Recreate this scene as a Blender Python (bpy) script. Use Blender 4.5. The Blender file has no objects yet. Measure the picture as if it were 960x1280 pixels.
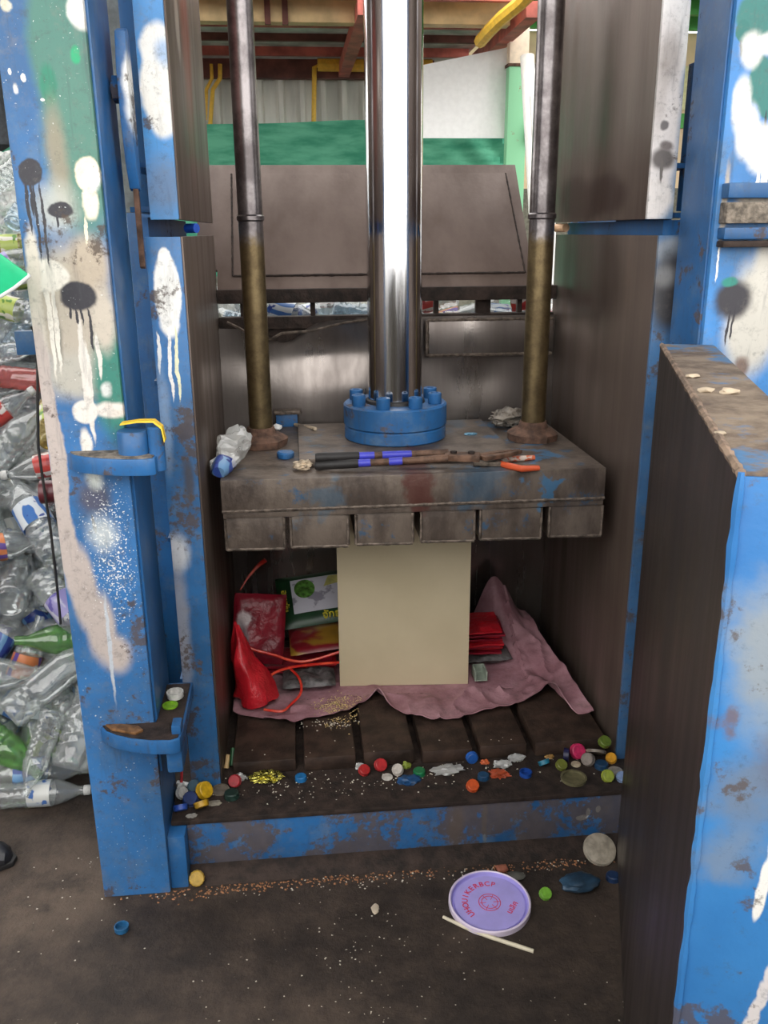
import bpy, bmesh, math, random
import numpy as np
from mathutils import Vector, Matrix, noise as mnoise

random.seed(7)
PI = math.pi
scene = bpy.context.scene
COL = scene.collection

# ------------------------------------------------------------------ camera
FPX = 1102.0
CAM = Vector((0, 0, 1.6))
_ax = Vector((-117, -350, FPX)).normalized()           # world Y seen from the camera (x right, y down, z forward)
_dn = Vector((28, 3460, FPX))
_dn = (_dn - _ax * _dn.dot(_ax)).normalized()
_rt = _dn.cross(_ax)
ROT = Matrix((_rt, _ax, -_dn))                         # camera coordinates -> world coordinates


def P(px, py, **k):
    """World point seen at photo pixel (960x1280) on the plane x=, y= or z= given."""
    d = ROT @ Vector(((px - 480) / FPX, (py - 640) / FPX, 1.0))
    a, v = next(iter(k.items()))
    i = 'xyz'.index(a)
    return CAM + d * ((v - CAM[i]) / d[i])


cam = bpy.data.cameras.new('camera')
cam_o = bpy.data.objects.new('camera', cam)
COL.objects.link(cam_o)
cam.sensor_fit = 'VERTICAL'
cam.sensor_height = 36.0
cam.sensor_width = 27.0
cam.lens = 36.0 * FPX / 1280.0
cam.clip_start = 0.02
cam.clip_end = 300
M3 = Matrix((ROT.col[0], -ROT.col[1], -ROT.col[2])).transposed()
cam_o.matrix_world = Matrix.Translation(CAM) @ M3.to_4x4()
scene.camera = cam_o

# ------------------------------------------------------------------ sky and exposure
world = bpy.data.worlds.new('overcast_sky')
scene.world = world
world.use_nodes = True
bg = world.node_tree.nodes['Background']
bg.inputs['Color'].default_value = (1.0, 0.985, 0.96, 1)
bg.inputs['Strength'].default_value = 3.8
scene.view_settings.view_transform = 'Standard'
scene.view_settings.look = 'None'
scene.view_settings.exposure = 0.0
scene.view_settings.gamma = 1.0
scene.view_settings.use_curve_mapping = False


# ------------------------------------------------------------------ helpers
def lin(r, g, b):
    f = lambda c: (c / 12.92 if c <= 0.04045 else ((c + 0.055) / 1.055) ** 2.4)
    return (f(r / 255), f(g / 255), f(b / 255), 1.0)


class NT:
    """Thin wrapper for building a procedural material."""

    def __init__(self, name, rough=0.5, metal=0.0):
        self.mat = bpy.data.materials.new(name)
        self.mat.use_nodes = True
        self.t = self.mat.node_tree
        self.b = self.t.nodes['Principled BSDF']
        self.b.inputs['Roughness'].default_value = rough
        self.b.inputs['Metallic'].default_value = metal
        tc = self.n('ShaderNodeTexCoord')
        self.P = tc.outputs['Object']

    def n(self, kind, **k):
        x = self.t.nodes.new(kind)
        for a, v in k.items():
            setattr(x, a, v)
        return x

    def put(self, sock, v):
        if isinstance(v, bpy.types.NodeSocket):
            self.t.links.new(v, sock)
        else:
            sock.default_value = v

    def math(self, op, a, b=0.5, clamp=False):
        x = self.n('ShaderNodeMath', operation=op, use_clamp=clamp)
        self.put(x.inputs[0], a)
        self.put(x.inputs[1], b)
        return x.outputs[0]

    def madd(self, v, mul, add):
        x = self.n('ShaderNodeVectorMath', operation='MULTIPLY_ADD')
        self.put(x.inputs[0], v)
        self.put(x.inputs[1], mul)
        self.put(x.inputs[2], add)
        return x.outputs[0]

    def length(self, v):
        x = self.n('ShaderNodeVectorMath', operation='LENGTH')
        self.put(x.inputs[0], v)
        return x.outputs['Value']

    def noise(self, scale, detail=4, rough=0.55, vec=None, stretch=(1, 1, 1), color=False):
        x = self.n('ShaderNodeTexNoise')
        v = self.P if vec is None else vec
        if stretch != (1, 1, 1):
            v = self.madd(v, stretch, (0, 0, 0))
        self.put(x.inputs['Vector'], v)
        x.inputs['Scale'].default_value = scale
        x.inputs['Detail'].default_value = detail
        x.inputs['Roughness'].default_value = rough
        return x.outputs['Color' if color else 'Fac']

    def ramp(self, v, lo, hi, a=0.0, b=1.0, smooth=True):
        x = self.n('ShaderNodeMapRange', interpolation_type='SMOOTHSTEP' if smooth else 'LINEAR')
        x.clamp = True if not smooth else x.clamp
        self.put(x.inputs['Value'], v)
        x.inputs['From Min'].default_value = lo
        x.inputs['From Max'].default_value = hi
        x.inputs['To Min'].default_value = a
        x.inputs['To Max'].default_value = b
        return x.outputs[0]

    def mix(self, f, a, b):
        x = self.n('ShaderNodeMix', data_type='RGBA')
        self.put(x.inputs[0], f)
        self.put(x.inputs[6], a)
        self.put(x.inputs[7], b)
        return x.outputs[2]

    def color(self, c):
        self.put(self.b.inputs['Base Color'], c)

    def bump(self, h, strength=0.3, dist=0.01):
        x = self.n('ShaderNodeBump')
        x.inputs['Strength'].default_value = strength
        x.inputs['Distance'].default_value = dist
        self.put(x.inputs['Height'], h)
        self.put(self.b.inputs['Normal'], x.outputs[0])

    def warp(self, amount=0.01, scale=40):
        """Object coordinates jittered by noise, for ragged paint edges."""
        c = self.noise(scale, 5, 0.65, color=True)
        v = self.n('ShaderNodeVectorMath', operation='SUBTRACT')
        self.put(v.inputs[0], c)
        v.inputs[1].default_value = (0.5, 0.5, 0.5)
        a = self.madd(v.outputs[0], (amount, amount, amount), self.P)
        c2 = self.noise(scale * 0.3, 3, 0.5, color=True)
        v2 = self.n('ShaderNodeVectorMath', operation='SUBTRACT')
        self.put(v2.inputs[0], c2)
        v2.inputs[1].default_value = (0.5, 0.5, 0.5)
        k = amount * 2.2
        return self.madd(v2.outputs[0], (k, k, k), a)

    def splat(self, col, vec, c, r, paint, soft=0.15, axis='y', opacity=1.0):
        """One elliptical patch of paint with centre c and radii r in the face's plane."""
        rr = [max(q, 1e-4) for q in r]
        inv = [1 / rr[0], 1 / rr[1], 1 / rr[2]]
        inv['xyz'.index(axis)] = 0.0
        d = self.length(self.madd(vec, tuple(inv), tuple(-c[i] * inv[i] for i in range(3))))
        m = self.ramp(d, 1 - soft, 1 + soft, opacity, 0.0)
        return self.mix(m, col, paint)


def simple(name, c, rough=0.5, metal=0.0, var=0.18, scale=25, bump=0.0):
    m = NT(name, rough, metal)
    k = lin(*c)
    d = tuple(q * (1 - var * 2) for q in k[:3]) + (1,)
    e = tuple(min(1, q * (1 + var)) for q in k[:3]) + (1,)
    f = m.noise(scale, 5)
    m.color(m.mix(m.ramp(f, 0.3, 0.7), d, e))
    if bump:
        m.bump(m.noise(scale * 3, 6), bump)
    return m.mat


class MB:
    """Collects shapes for ONE mesh object."""

    def __init__(self, mtx=None):
        self.bm = bmesh.new()
        self.m = mtx or Matrix.Identity(4)

    def v(self, p):
        return self.bm.verts.new(self.m @ Vector(p))

    def f(self, vs):
        try:
            return self.bm.faces.new(vs)
        except ValueError:
            return None

    def box(self, x0, x1, y0, y1, z0, z1):
        v = [self.v((x, y, z)) for z in (z0, z1) for y in (y0, y1) for x in (x0, x1)]
        for q in ((0, 2, 3, 1), (4, 5, 7, 6), (0, 1, 5, 4), (2, 6, 7, 3), (0, 4, 6, 2), (1, 3, 7, 5)):
            self.f([v[i] for i in q])
        return self

    def prism(self, poly, lo, hi, axis='z'):
        def pt(a, b, c):
            return {'z': (a, b, c), 'y': (a, c, b), 'x': (c, a, b)}[axis]
        A = [self.v(pt(a, b, lo)) for a, b in poly]
        B = [self.v(pt(a, b, hi)) for a, b in poly]
        n = len(poly)
        self.f(A[::-1])
        self.f(B)
        for i in range(n):
            self.f([A[i], A[(i + 1) % n], B[(i + 1) % n], B[i]])
        return self

    def lathe(self, prof, c=(0, 0, 0), n=24, wob=None):
        """Profile [(r, z), ...] turned about a vertical axis through c."""
        rings = []
        for r, z in prof:
            if r < 1e-6:
                rings.append([self.v((c[0], c[1], c[2] + z))])
            else:
                ring = []
                for i in range(n):
                    a = 2 * PI * i / n
                    k = wob(a, z) if wob else 1.0
                    ring.append(self.v((c[0] + r * k * math.cos(a), c[1] + r * k * math.sin(a), c[2] + z)))
                rings.append(ring)
        for A, B in zip(rings, rings[1:]):
            if len(A) == 1 and len(B) == 1:
                continue
            for i in range(n):
                j = (i + 1) % n
                if len(A) == 1:
                    self.f([A[0], B[j], B[i]])
                elif len(B) == 1:
                    self.f([A[i], A[j], B[0]])
                else:
                    self.f([A[i], A[j], B[j], B[i]])
        return self

    def tube(self, pts, r, n=8, caps=True):
        pts = [Vector(p) for p in pts]
        rs = r if isinstance(r, (list, tuple)) else [r] * len(pts)
        prev = None
        rings = []
        for i, p in enumerate(pts):
            t = (pts[min(i + 1, len(pts) - 1)] - pts[max(i - 1, 0)]).normalized()
            if prev is None:
                u = t.orthogonal().normalized()
            else:
                u = (prev - t * prev.dot(t)).normalized()
            prev = u
            w = t.cross(u)
            rings.append([self.v(p + (u * math.cos(2 * PI * k / n) + w * math.sin(2 * PI * k / n)) * rs[i]) for k in range(n)])
        for A, B in zip(rings, rings[1:]):
            for k in range(n):
                self.f([A[k], A[(k + 1) % n], B[(k + 1) % n], B[k]])
        if caps:
            self.f(rings[0][::-1])
            self.f(rings[-1])
        return self

    def grid(self, fn, nu, nv, thick=0.0):
        """Sheet fn(u, v) -> point, u and v in 0..1; thick gives it a second skin."""
        G = [[self.v(fn(i / nu, j / nv)) for j in range(nv + 1)] for i in range(nu + 1)]
        fs = []
        for i in range(nu):
            for j in range(nv):
                fs.append(self.f([G[i][j], G[i + 1][j], G[i + 1][j + 1], G[i][j + 1]]))
        if thick:
            self.bm.normal_update()
            T = [[None] * (nv + 1) for _ in range(nu + 1)]
            for i in range(nu + 1):
                for j in range(nv + 1):
                    a = G[min(i + 1, nu)][j].co - G[max(i - 1, 0)][j].co
                    b = G[i][min(j + 1, nv)].co - G[i][max(j - 1, 0)].co
                    n = a.cross(b)
                    n = n.normalized() if n.length > 1e-12 else Vector((0, 0, 1))
                    T[i][j] = self.bm.verts.new(G[i][j].co - n * thick)
            for i in range(nu):
                for j in range(nv):
                    self.f([T[i][j + 1], T[i + 1][j + 1], T[i + 1][j], T[i][j]])
            for i in range(nu):
                self.f([G[i][0], T[i][0], T[i + 1][0], G[i + 1][0]])
                self.f([G[i + 1][nv], T[i + 1][nv], T[i][nv], G[i][nv]])
            for j in range(nv):
                self.f([G[0][j + 1], T[0][j + 1], T[0][j], G[0][j]])
                self.f([G[nu][j], T[nu][j], T[nu][j + 1], G[nu][j + 1]])
        return self

    def blob(self, c, r, amp=0.3, freq=3.0, sub=3, seed=0, squash=None):
        ret = bmesh.ops.create_icosphere(self.bm, subdivisions=sub, radius=1.0)
        s = Vector(r) if isinstance(r, (tuple, list)) else Vector((r, r, r))
        for v in ret['verts']:
            p = v.co.copy()
            k = 1 + amp * mnoise.noise(p * freq + Vector((seed * 7.1, seed * 3.3, 0))) + 0.5 * amp * mnoise.noise(p * freq * 2.7 + Vector((0, seed * 5.1, 9)))
            q = Vector((p.x * s.x, p.y * s.y, p.z * s.z)) * k
            if squash is not None:
                q.z = max(q.z, squash)
            v.co = self.m @ (q + Vector(c))
        return self

    def build(self, name, mat, parent=None, bevel=0.0, smooth=False, seg=2, local=False):
        bm = self.bm
        bmesh.ops.recalc_face_normals(bm, faces=bm.faces)
        if bevel:
            es = [e for e in bm.edges if len(e.link_faces) == 2 and e.calc_face_angle(0) > 0.6]
            bmesh.ops.bevel(bm, geom=es, offset=bevel, segments=seg, affect='EDGES', profile=0.6, clamp_overlap=True)
        me = bpy.data.meshes.new(name)
        bm.to_mesh(me)
        bm.free()
        if smooth or bevel:
            for p in me.polygons:
                p.use_smooth = True
            me.set_sharp_from_angle(angle=math.radians(38))
        o = bpy.data.objects.new(name, me)
        COL.objects.link(o)
        if mat is not None:
            me.materials.append(mat)
        if parent is not None:
            adopt(o, parent, local)
        return o


def adopt(o, parent, local=False):
    o.parent = parent
    if not local:
        o.matrix_parent_inverse = world_of(parent).inverted()


def world_of(o):
    m = o.matrix_basis.copy()
    if o.parent is not None:
        m = world_of(o.parent) @ o.matrix_parent_inverse @ m
    return m


def tag(o, label, cat, group=None):
    o['label'] = label
    o['category'] = cat
    if group:
        o['group'] = group
    return o


def thing(name, label, cat, loc=(0, 0, 0), group=None):
    o = bpy.data.objects.new(name, None)
    o.empty_display_size = 0.05
    COL.objects.link(o)
    o.location = loc
    return tag(o, label, cat, group)


def structure(o):
    o['kind'] = 'structure'
    return o


def copy_tree(o, parent=None):
    c = o.copy()
    COL.objects.link(c)
    if parent is not None:
        c.parent = parent
        c.matrix_parent_inverse = o.matrix_parent_inverse.copy()
    for ch in o.children:
        copy_tree(ch, c)
    return c


def rough_bead(mb, a, b, r=0.006, step=0.009, seed=0):
    """A lumpy weld bead from a to b."""
    a, b = Vector(a), Vector(b)
    n = max(3, int((b - a).length / step))
    pts, rs = [], []
    for i in range(n + 1):
        j = Vector((mnoise.noise((i * 0.7, seed, 1)), mnoise.noise((i * 0.7, seed, 5)), mnoise.noise((i * 0.7, seed, 9)))) * r * 0.18
        pts.append(a.lerp(b, i / n) + j)
        rs.append(r * (0.9 + 0.45 * mnoise.noise((i * 0.9, seed * 2.3, 3))))
    mb.tube(pts, rs, 6)
    return mb


# ------------------------------------------------------------------ materials
def px_splats(m, col, vec, plane, items, axis='y'):
    """items: (px, py, rx_px, ry_px, (r,g,b), soft, opacity) measured on a face lying in the given plane."""
    for it in items:
        x, y, rx, ry, c = it[:5]
        soft = it[5] if len(it) > 5 else 0.15
        op = it[6] if len(it) > 6 else 1.0
        ctr = P(x, y, **plane)
        e = P(x + rx, y, **plane)
        t = P(x, y + ry, **plane)
        r = [0.01, 0.01, (t - ctr).length]
        if axis == 'y':
            r[0] = (e - ctr).length
        elif axis == 'x':
            r[1] = (e - ctr).length
        else:
            r = [(e - ctr).length, (t - ctr).length, 0.01]
        col = m.splat(col, vec, ctr, r, lin(*c), soft, axis, op)
    return col


def blue_paint(name, rust=0.35, base=(38, 94, 148), splats=(), plane=None, axis='y', rough=0.42, speck=None, warp=0.008):
    m = NT(name, rough)
    big = m.noise(3.0, 4)
    col = m.mix(m.ramp(big, 0.3, 0.7), lin(*[c * 0.86 for c in base]), lin(*[min(255, c * 1.1) for c in base]))
    col = m.mix(m.ramp(m.noise(16, 7, 0.7), 0.48, 0.75, 0, 0.45), col, lin(104, 122, 136))
    if splats:
        col = px_splats(m, col, m.warp(warp, 45), plane, splats, axis)
        col = m.mix(m.ramp(m.noise(22, 8, 0.75), 0.5, 0.8, 0, 0.5), col, lin(128, 120, 110))
        col = m.mix(m.ramp(m.noise(90, 6, 0.8), 0.56, 0.72, 0, 0.35), col, lin(86, 82, 80))
    if speck:
        c, r, paint = speck
        inv = tuple(1 / q if i != 1 else 0.0 for i, q in enumerate(r))
        d = m.length(m.madd(m.P, inv, tuple(-c[i] * inv[i] for i in range(3))))
        near = m.ramp(d, 0.1, 1.0, 1, 0)
        sp = m.noise(230, 2, 0.5)
        th = m.math('ADD', m.math('MULTIPLY', near, 0.16), sp)
        col = m.mix(m.ramp(th, 0.72, 0.76), col, lin(*paint))
    # grime: fine dark mottling plus run-down streaks
    g1 = m.ramp(m.noise(38, 9, 0.8), 0.5, 0.72, 0, 0.55)
    g2 = m.ramp(m.noise(4, 7, 0.7, stretch=(9, 9, 1.1)), 0.52, 0.75, 0, 0.5)
    col = m.mix(m.math('MAXIMUM', g1, g2), col, lin(62, 64, 68))
    w = m.noise(7, 8, 0.7)
    w2 = m.noise(60, 6, 0.7)
    wear = m.math('ADD', m.math('MULTIPLY', w, 0.75), m.math('MULTIPLY', w2, 0.25))
    t = 0.66 - 0.22 * rust
    mask = m.ramp(wear, t, t + 0.05)
    col = m.mix(m.math('MULTIPLY', mask, 0.85), col, m.mix(m.noise(35, 4), lin(62, 48, 40), lin(96, 84, 76)))
    m.color(col)
    m.put(m.b.inputs['Roughness'], m.ramp(mask, 0, 1, rough, 0.8))
    m.bump(m.math('ADD', m.math('MULTIPLY', w2, 0.5), mask), 0.12, 0.004)
    return m.mat


def steel(name, dark, light, rough=0.4, metal=0.6, stretch=(3.2, 3.2, 0.22), rust=0.0, soot=(), dents=0.0):
    m = NT(name, rough, metal)
    s = m.noise(3.0, 7, 0.6, stretch=stretch)
    b = m.noise(2.2, 3)
    f = m.math('ADD', m.math('MULTIPLY', s, 0.55), m.math('MULTIPLY', b, 0.45))
    col = m.mix(m.ramp(f, 0.30, 0.70), lin(*dark), lin(*light))
    if rust:
        w = m.noise(8, 8, 0.7)
        col = m.mix(m.ramp(w, 0.72 - 0.2 * rust, 0.8 - 0.2 * rust, 0, 0.8), col, lin(84, 56, 42))
    if soot:
        plane, axis, items = soot
        col = px_splats(m, col, m.warp(0.03, 12), plane, items, axis)
    m.color(col)
    m.put(m.b.inputs['Roughness'], m.ramp(s, 0.3, 0.7, rough + 0.12, rough - 0.08))
    m.bump(m.math('ADD', m.math('MULTIPLY', m.noise(90, 5), 0.25), m.math('MULTIPLY', m.noise(4.0, 2), dents)), 0.12, 0.01)
    return m.mat


MAT = {}
MAT['blue'] = blue_paint('worn_blue_paint', 0.45)
MAT['blue_clean'] = blue_paint('blue_paint', 0.1)
MAT['blue_dark'] = MAT['blue']
WALL_D, WALL_L = (84, 71, 64), (114, 100, 91)        # one steel for every chamber wall, upper and lower
MAT['wall_steel'] = steel('brown_streaked_steel', WALL_D, WALL_L, 0.4, 0.48)
MAT['wall_right_low'] = steel('scraped_brown_steel', WALL_D, WALL_L, 0.4, 0.48, soot=(dict(x=0.86), 'x', [(738, 345, 42, 60, (62, 50, 44), 0.25, 0.75)]))
MAT['wall_right_up'] = steel('sooty_brown_steel', WALL_D, WALL_L, 0.4, 0.48, soot=(dict(x=0.832), 'x', [(722, 248, 26, 26, (66, 50, 44), 0.3, 0.9), (755, 242, 26, 24, (66, 50, 44), 0.3, 0.9)]))
MAT['wall_left_up'] = steel('red_streaked_steel', WALL_D, WALL_L, 0.4, 0.48, soot=(dict(x=-0.24), 'x', [(232, 40, 4, 70, (150, 70, 62), 0.5, 0.8), (222, 30, 2, 30, (206, 196, 184), 0.5, 0.7), (236, 120, 4, 70, (146, 96, 84), 0.7, 0.6)]))
MAT['wall_steel_low'] = MAT['wall_steel']
MAT['door_steel'] = steel('dark_scraped_steel', (42, 34, 32), (68, 59, 55), 0.42, 0.35)
MAT['back_steel'] = steel('polished_dented_steel', (104, 96, 92), (146, 139, 134), 0.28, 0.85, dents=1.0)
MAT['hopper_steel'] = steel('brown_hopper_steel', (94, 78, 70), (122, 106, 98), 0.5, 0.3, rust=0.05)
MAT['rust'] = simple('rusty_iron', (98, 72, 58), 0.85, 0.1, 0.3, 30, 0.4)
MAT['rust_dark'] = simple('dark_rusty_iron', (52, 40, 34), 0.8, 0.2, 0.3, 30, 0.4)
MAT['bead'] = simple('weld_bead_metal', (112, 100, 90), 0.5, 0.5, 0.3, 60, 0.3)
MAT['wood'] = simple('oily_brown_block', (62, 47, 39), 0.55, 0.1, 0.28, 18, 0.3)
MAT['black'] = simple('black_rubber', (30, 28, 28), 0.6)
MAT['white'] = simple('white_plastic', (225, 225, 222), 0.4, 0, 0.05)
MAT['cream'] = simple('cream_plastic', (215, 205, 180), 0.5, 0, 0.05)


def platen_mat():
    m = NT('oily_platen_steel', 0.45, 0.25)
    a = m.noise(5, 7, 0.65, stretch=(2.0, 2.0, 1.0))
    col = m.mix(m.ramp(a, 0.35, 0.65), lin(70, 60, 54), lin(112, 100, 90))
    col = m.mix(m.ramp(m.noise(9, 7, 0.7), 0.58, 0.66, 0, 0.75), col, lin(40, 88, 122))
    col = m.splat(col, m.warp(0.05, 26), (0.315, 2.2, 0.955), (0.034, 1, 0.075), lin(84, 44, 38), 0.25, 'y', 0.75)
    col = m.splat(col, m.warp(0.16, 30), (0.67, 2.2, 0.965), (0.045, 1, 0.026), lin(60, 116, 156), 0.4, 'y', 0.75)
    col = m.splat(col, m.warp(0.14, 28), (0.05, 2.2, 0.95), (0.05, 1, 0.04), lin(52, 92, 116), 0.5, 'y', 0.5)
    col = m.splat(col, m.warp(0.14, 24), (0.47, 2.2, 0.95), (0.08, 1, 0.04), lin(52, 92, 118), 0.5, 'y', 0.5)
    m.color(col)
    m.bump(m.noise(70, 6), 0.25, 0.006)
    return m.mat


MAT['platen'] = platen_mat()


def pet(name, tint, milky=0.14, gloss=0.075):
    """Thin clear bottle plastic: see-through, with a clear-coat glint."""
    m = bpy.data.materials.new(name)
    m.use_nodes = True
    t = m.node_tree
    t.nodes.clear()
    out = t.nodes.new('ShaderNodeOutputMaterial')
    tr = t.nodes.new('ShaderNodeBsdfTransparent')
    tr.inputs[0].default_value = tint
    df = t.nodes.new('ShaderNodeBsdfDiffuse')
    df.inputs[0].default_value = tuple(min(1, c * 0.85) for c in tint[:3]) + (1,)
    gl = t.nodes.new('ShaderNodeBsdfGlossy')
    gl.inputs['Roughness'].default_value = 0.08
    nz = t.nodes.new('ShaderNodeTexNoise')
    nz.inputs['Scale'].default_value = 28
    nz.inputs['Detail'].default_value = 3
    tc = t.nodes.new('ShaderNodeTexCoord')
    t.links.new(tc.outputs['Object'], nz.inputs['Vector'])
    bp = t.nodes.new('ShaderNodeBump')
    bp.inputs['Strength'].default_value = 0.35
    bp.inputs['Distance'].default_value = 0.008
    t.links.new(nz.outputs['Fac'], bp.inputs['Height'])
    t.links.new(bp.outputs[0], gl.inputs['Normal'])
    m1 = t.nodes.new('ShaderNodeMixShader')
    m1.inputs[0].default_value = milky
    t.links.new(tr.outputs[0], m1.inputs[1])
    t.links.new(df.outputs[0], m1.inputs[2])
    fr = t.nodes.new('ShaderNodeLayerWeight')
    fr.inputs['Blend'].default_value = 0.35
    ad = t.nodes.new('ShaderNodeMath')
    ad.operation = 'MULTIPLY_ADD'
    t.links.new(fr.outputs['Fresnel'], ad.inputs[0])
    ad.inputs[1].default_value = 0.42
    ad.inputs[2].default_value = gloss
    m2 = t.nodes.new('ShaderNodeMixShader')
    t.links.new(ad.outputs[0], m2.inputs[0])
    t.links.new(m1.outputs[0], m2.inputs[1])
    t.links.new(gl.outputs[0], m2.inputs[2])
    t.links.new(m2.outputs[0], out.inputs[0])
    return m


MAT['pet'] = pet('clear_bottle_plastic', (0.90, 0.92, 0.92, 1))
MAT['pet_blue'] = pet('bluish_bottle_plastic', (0.74, 0.84, 0.92, 1))
MAT['pet_green'] = pet('green_bottle_plastic', (0.45, 0.75, 0.35, 1), 0.16)
MAT['pet_red'] = pet('pinkish_bottle_plastic', (0.85, 0.35, 0.33, 1), 0.25)
MAT['pet_gold'] = pet('amber_bottle_plastic', (0.8, 0.66, 0.28, 1), 0.25)
MAT['film'] = pet('crumpled_clear_film', (0.92, 0.92, 0.9, 1), 0.35, 0.06)


def ground_mat():
    m = NT('dirty_concrete', 0.75)
    a = m.noise(1.3, 6, 0.6)
    b = m.noise(14, 8, 0.7)
    c = m.math('ADD', m.math('MULTIPLY', a, 0.6), m.math('MULTIPLY', b, 0.4))
    col = m.mix(m.ramp(c, 0.38, 0.62), lin(36, 27, 21), lin(74, 61, 51))
    col = m.splat(col, m.warp(0.25, 14), (-0.62, 1.93, 0), (0.10, 0.16, 1), lin(104, 88, 74), 0.6, 'z', 0.4)
    col = m.mix(m.ramp(m.noise(5, 9, 0.75), 0.5, 0.72, 0, 0.55), col, lin(26, 20, 16))
    col = m.mix(m.ramp(m.noise(60, 5, 0.7), 0.66, 0.72, 0, 0.5), col, lin(140, 128, 116))
    m.color(col)
    m.bump(m.math('ADD', m.noise(45, 8, 0.7), m.math('MULTIPLY', m.noise(9, 4), 2.0)), 0.5, 0.01)
    return m.mat


MAT['ground'] = ground_mat()

# ------------------------------------------------------------------ ground
structure(MB().box(-40, 40, -40, 60, -0.3, 0.0).build('floor', MAT['ground']))

# ------------------------------------------------------------------ press frame
press = thing('baling_press', 'large blue hydraulic baling press frame with paint-splashed posts and steel chamber', 'press', (0.3, 2.4, 0))
YF = 1.89                                              # front of the posts
FL = 2.10                                              # front of the chamber flanges
XL, XR = -0.24, 0.86                                   # chamber inside
YB = 2.89                                              # chamber back
WHITE = (236, 234, 228)
PALE = (184, 172, 166)
INK = (44, 42, 50)
TEAL = (72, 122, 110)

left_paint = [
    (80, 60, 44, 120, TEAL, 0.18), (100, 190, 40, 110, (78, 126, 112), 0.35), (60, 105, 11, 26, (36, 126, 100), 0.3),
    (93, 68, 6, 11, (30, 160, 110), 0.3), (100, 12, 16, 26, WHITE, 0.2), (72, 195, 12, 60, (150, 136, 116), 0.6, 0.8),
    (70, 260, 26, 30, (186, 186, 176), 0.6, 0.8), (8, 8, 7, 8, (220, 214, 190), 0.3), (30, 95, 3, 5, WHITE), (12, 88, 3, 4, WHITE), (19, 108, 3, 6, WHITE, 0.5), (53, 125, 3, 2, WHITE),
    (92, 395, 52, 85, (176, 166, 152), 0.25), (112, 330, 26, 36, (176, 162, 144), 0.4), (95, 470, 40, 28, (176, 172, 162), 0.5),
    (142, 480, 26, 66, (52, 122, 108), 0.35), (128, 400, 14, 40, (190, 180, 166), 0.4), (72, 425, 5, 25, (120, 118, 108), 0.6),
    (60, 345, 25, 20, (222, 216, 206), 0.12), (62, 400, 3, 70, (222, 216, 206)), (70, 410, 3, 55, (222, 216, 206)),
    (42, 330, 9, 45, (214, 204, 192), 0.3), (46, 420, 11, 80, (206, 198, 186), 0.3), (54, 470, 10, 60, PALE, 0.2), (64, 520, 10, 55, PALE, 0.15),
    (72, 570, 11, 60, PALE, 0.15), (76, 630, 12, 62, PALE, 0.15), (86, 690, 13, 56, PALE, 0.2), (104, 735, 16, 50, PALE, 0.25),
    (126, 785, 18, 42, PALE, 0.3), (146, 818, 18, 22, (188, 176, 170), 0.45), (137, 810, 2.5, 62, (190, 196, 204), 0.3),
    (107, 515, 16, 15, (222, 216, 208), 0.12), (140, 512, 22, 10, (222, 214, 206), 0.3), (104, 462, 4, 62, (214, 208, 200)), (112, 490, 4, 60, (220, 214, 206)),
    (108, 555, 7, 18, (224, 218, 210), 0.3), (122, 445, 3, 28, (214, 208, 200)), (133, 487, 7, 9, (206, 210, 206), 0.4),
    (118, 622, 20, 20, (86, 78, 86), 0.5, 0.8), (118, 655, 2, 12, (50, 50, 60)), (118, 598, 9, 12, (214, 220, 214), 0.7), (128, 668, 16, 20, (206, 212, 210), 0.7, 0.8),
    (38, 216, 15, 17, INK, 0.1), (35, 255, 2.5, 36, INK), (40, 245, 2, 26, INK), (47, 275, 1.8, 52, INK), (56, 282, 1.8, 52, INK),
    (75, 262, 16, 10, INK, 0.12), (72, 276, 1.6, 9, INK), (108, 218, 16, 22, (244, 226, 198), 0.1), (114, 225, 11, 16, WHITE, 0.3), (112, 252, 10, 22, (240, 226, 200), 0.2),
    (108, 288, 2.2, 18, (236, 222, 196)), (98, 370, 24, 19, INK, 0.12), (88, 392, 1.5, 8, INK), (95, 396, 1.5, 10, INK), (101, 394, 1.5, 12, INK), (113, 412, 2, 26, INK)]
MAT['post_left'] = blue_paint('paint_splashed_blue_post', 0.42, (52, 108, 164), left_paint, dict(y=YF), rough=0.5,
                              speck=(P(140, 690, y=YF), (0.09, 1, 0.3), (226, 228, 226)))
right_paint = [
    (948, 20, 26, 34, (48, 118, 112), 0.12), (930, 38, 9, 16, (40, 112, 106), 0.1), (926, 60, 1.5, 10, (40, 60, 66)),
    (950, 100, 14, 30, (48, 118, 112), 0.12), (962, 125, 14, 22, (48, 118, 112), 0.12), (957, 155, 1.5, 18, (40, 60, 66)),
    (940, 62, 14, 22, WHITE, 0.35), (962, 55, 14, 14, WHITE, 0.3), (927, 130, 12, 34, WHITE, 0.3), (935, 165, 14, 34, WHITE, 0.35), (952, 185, 20, 30, WHITE, 0.3),
    (948, 225, 2.5, 16, WHITE), (956, 222, 4, 20, WHITE), (945, 250, 22, 10, (190, 180, 166), 0.4), (905, 260, 4, 50, (180, 170, 156), 0.4),
    (940, 400, 34, 70, (190, 186, 176), 0.3), (958, 340, 16, 50, (196, 192, 182), 0.4), (916, 375, 22, 24, (52, 50, 56), 0.3), (912, 353, 9, 6, (40, 130, 116), 0.3),
    (909, 410, 1.5, 22, INK), (915, 405, 1.5, 20, INK), (926, 460, 9, 12, (120, 100, 90), 0.5), (897, 330, 1.5, 22, WHITE)]
MAT['post_right'] = blue_paint('paint_splashed_blue_post_mate', 0.18, (66, 132, 196), right_paint, dict(y=YF), rough=0.5)

# posts: a front plate carries the splashed paint, the box behind it stays plain blue
c = MB().box(-0.532, -0.366, YF, 2.11, 0.0, 3.0).build('post', MAT['post_left'], press, 0.006)
c['label'] = 'blue post with green, white and black paint splashes'
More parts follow.
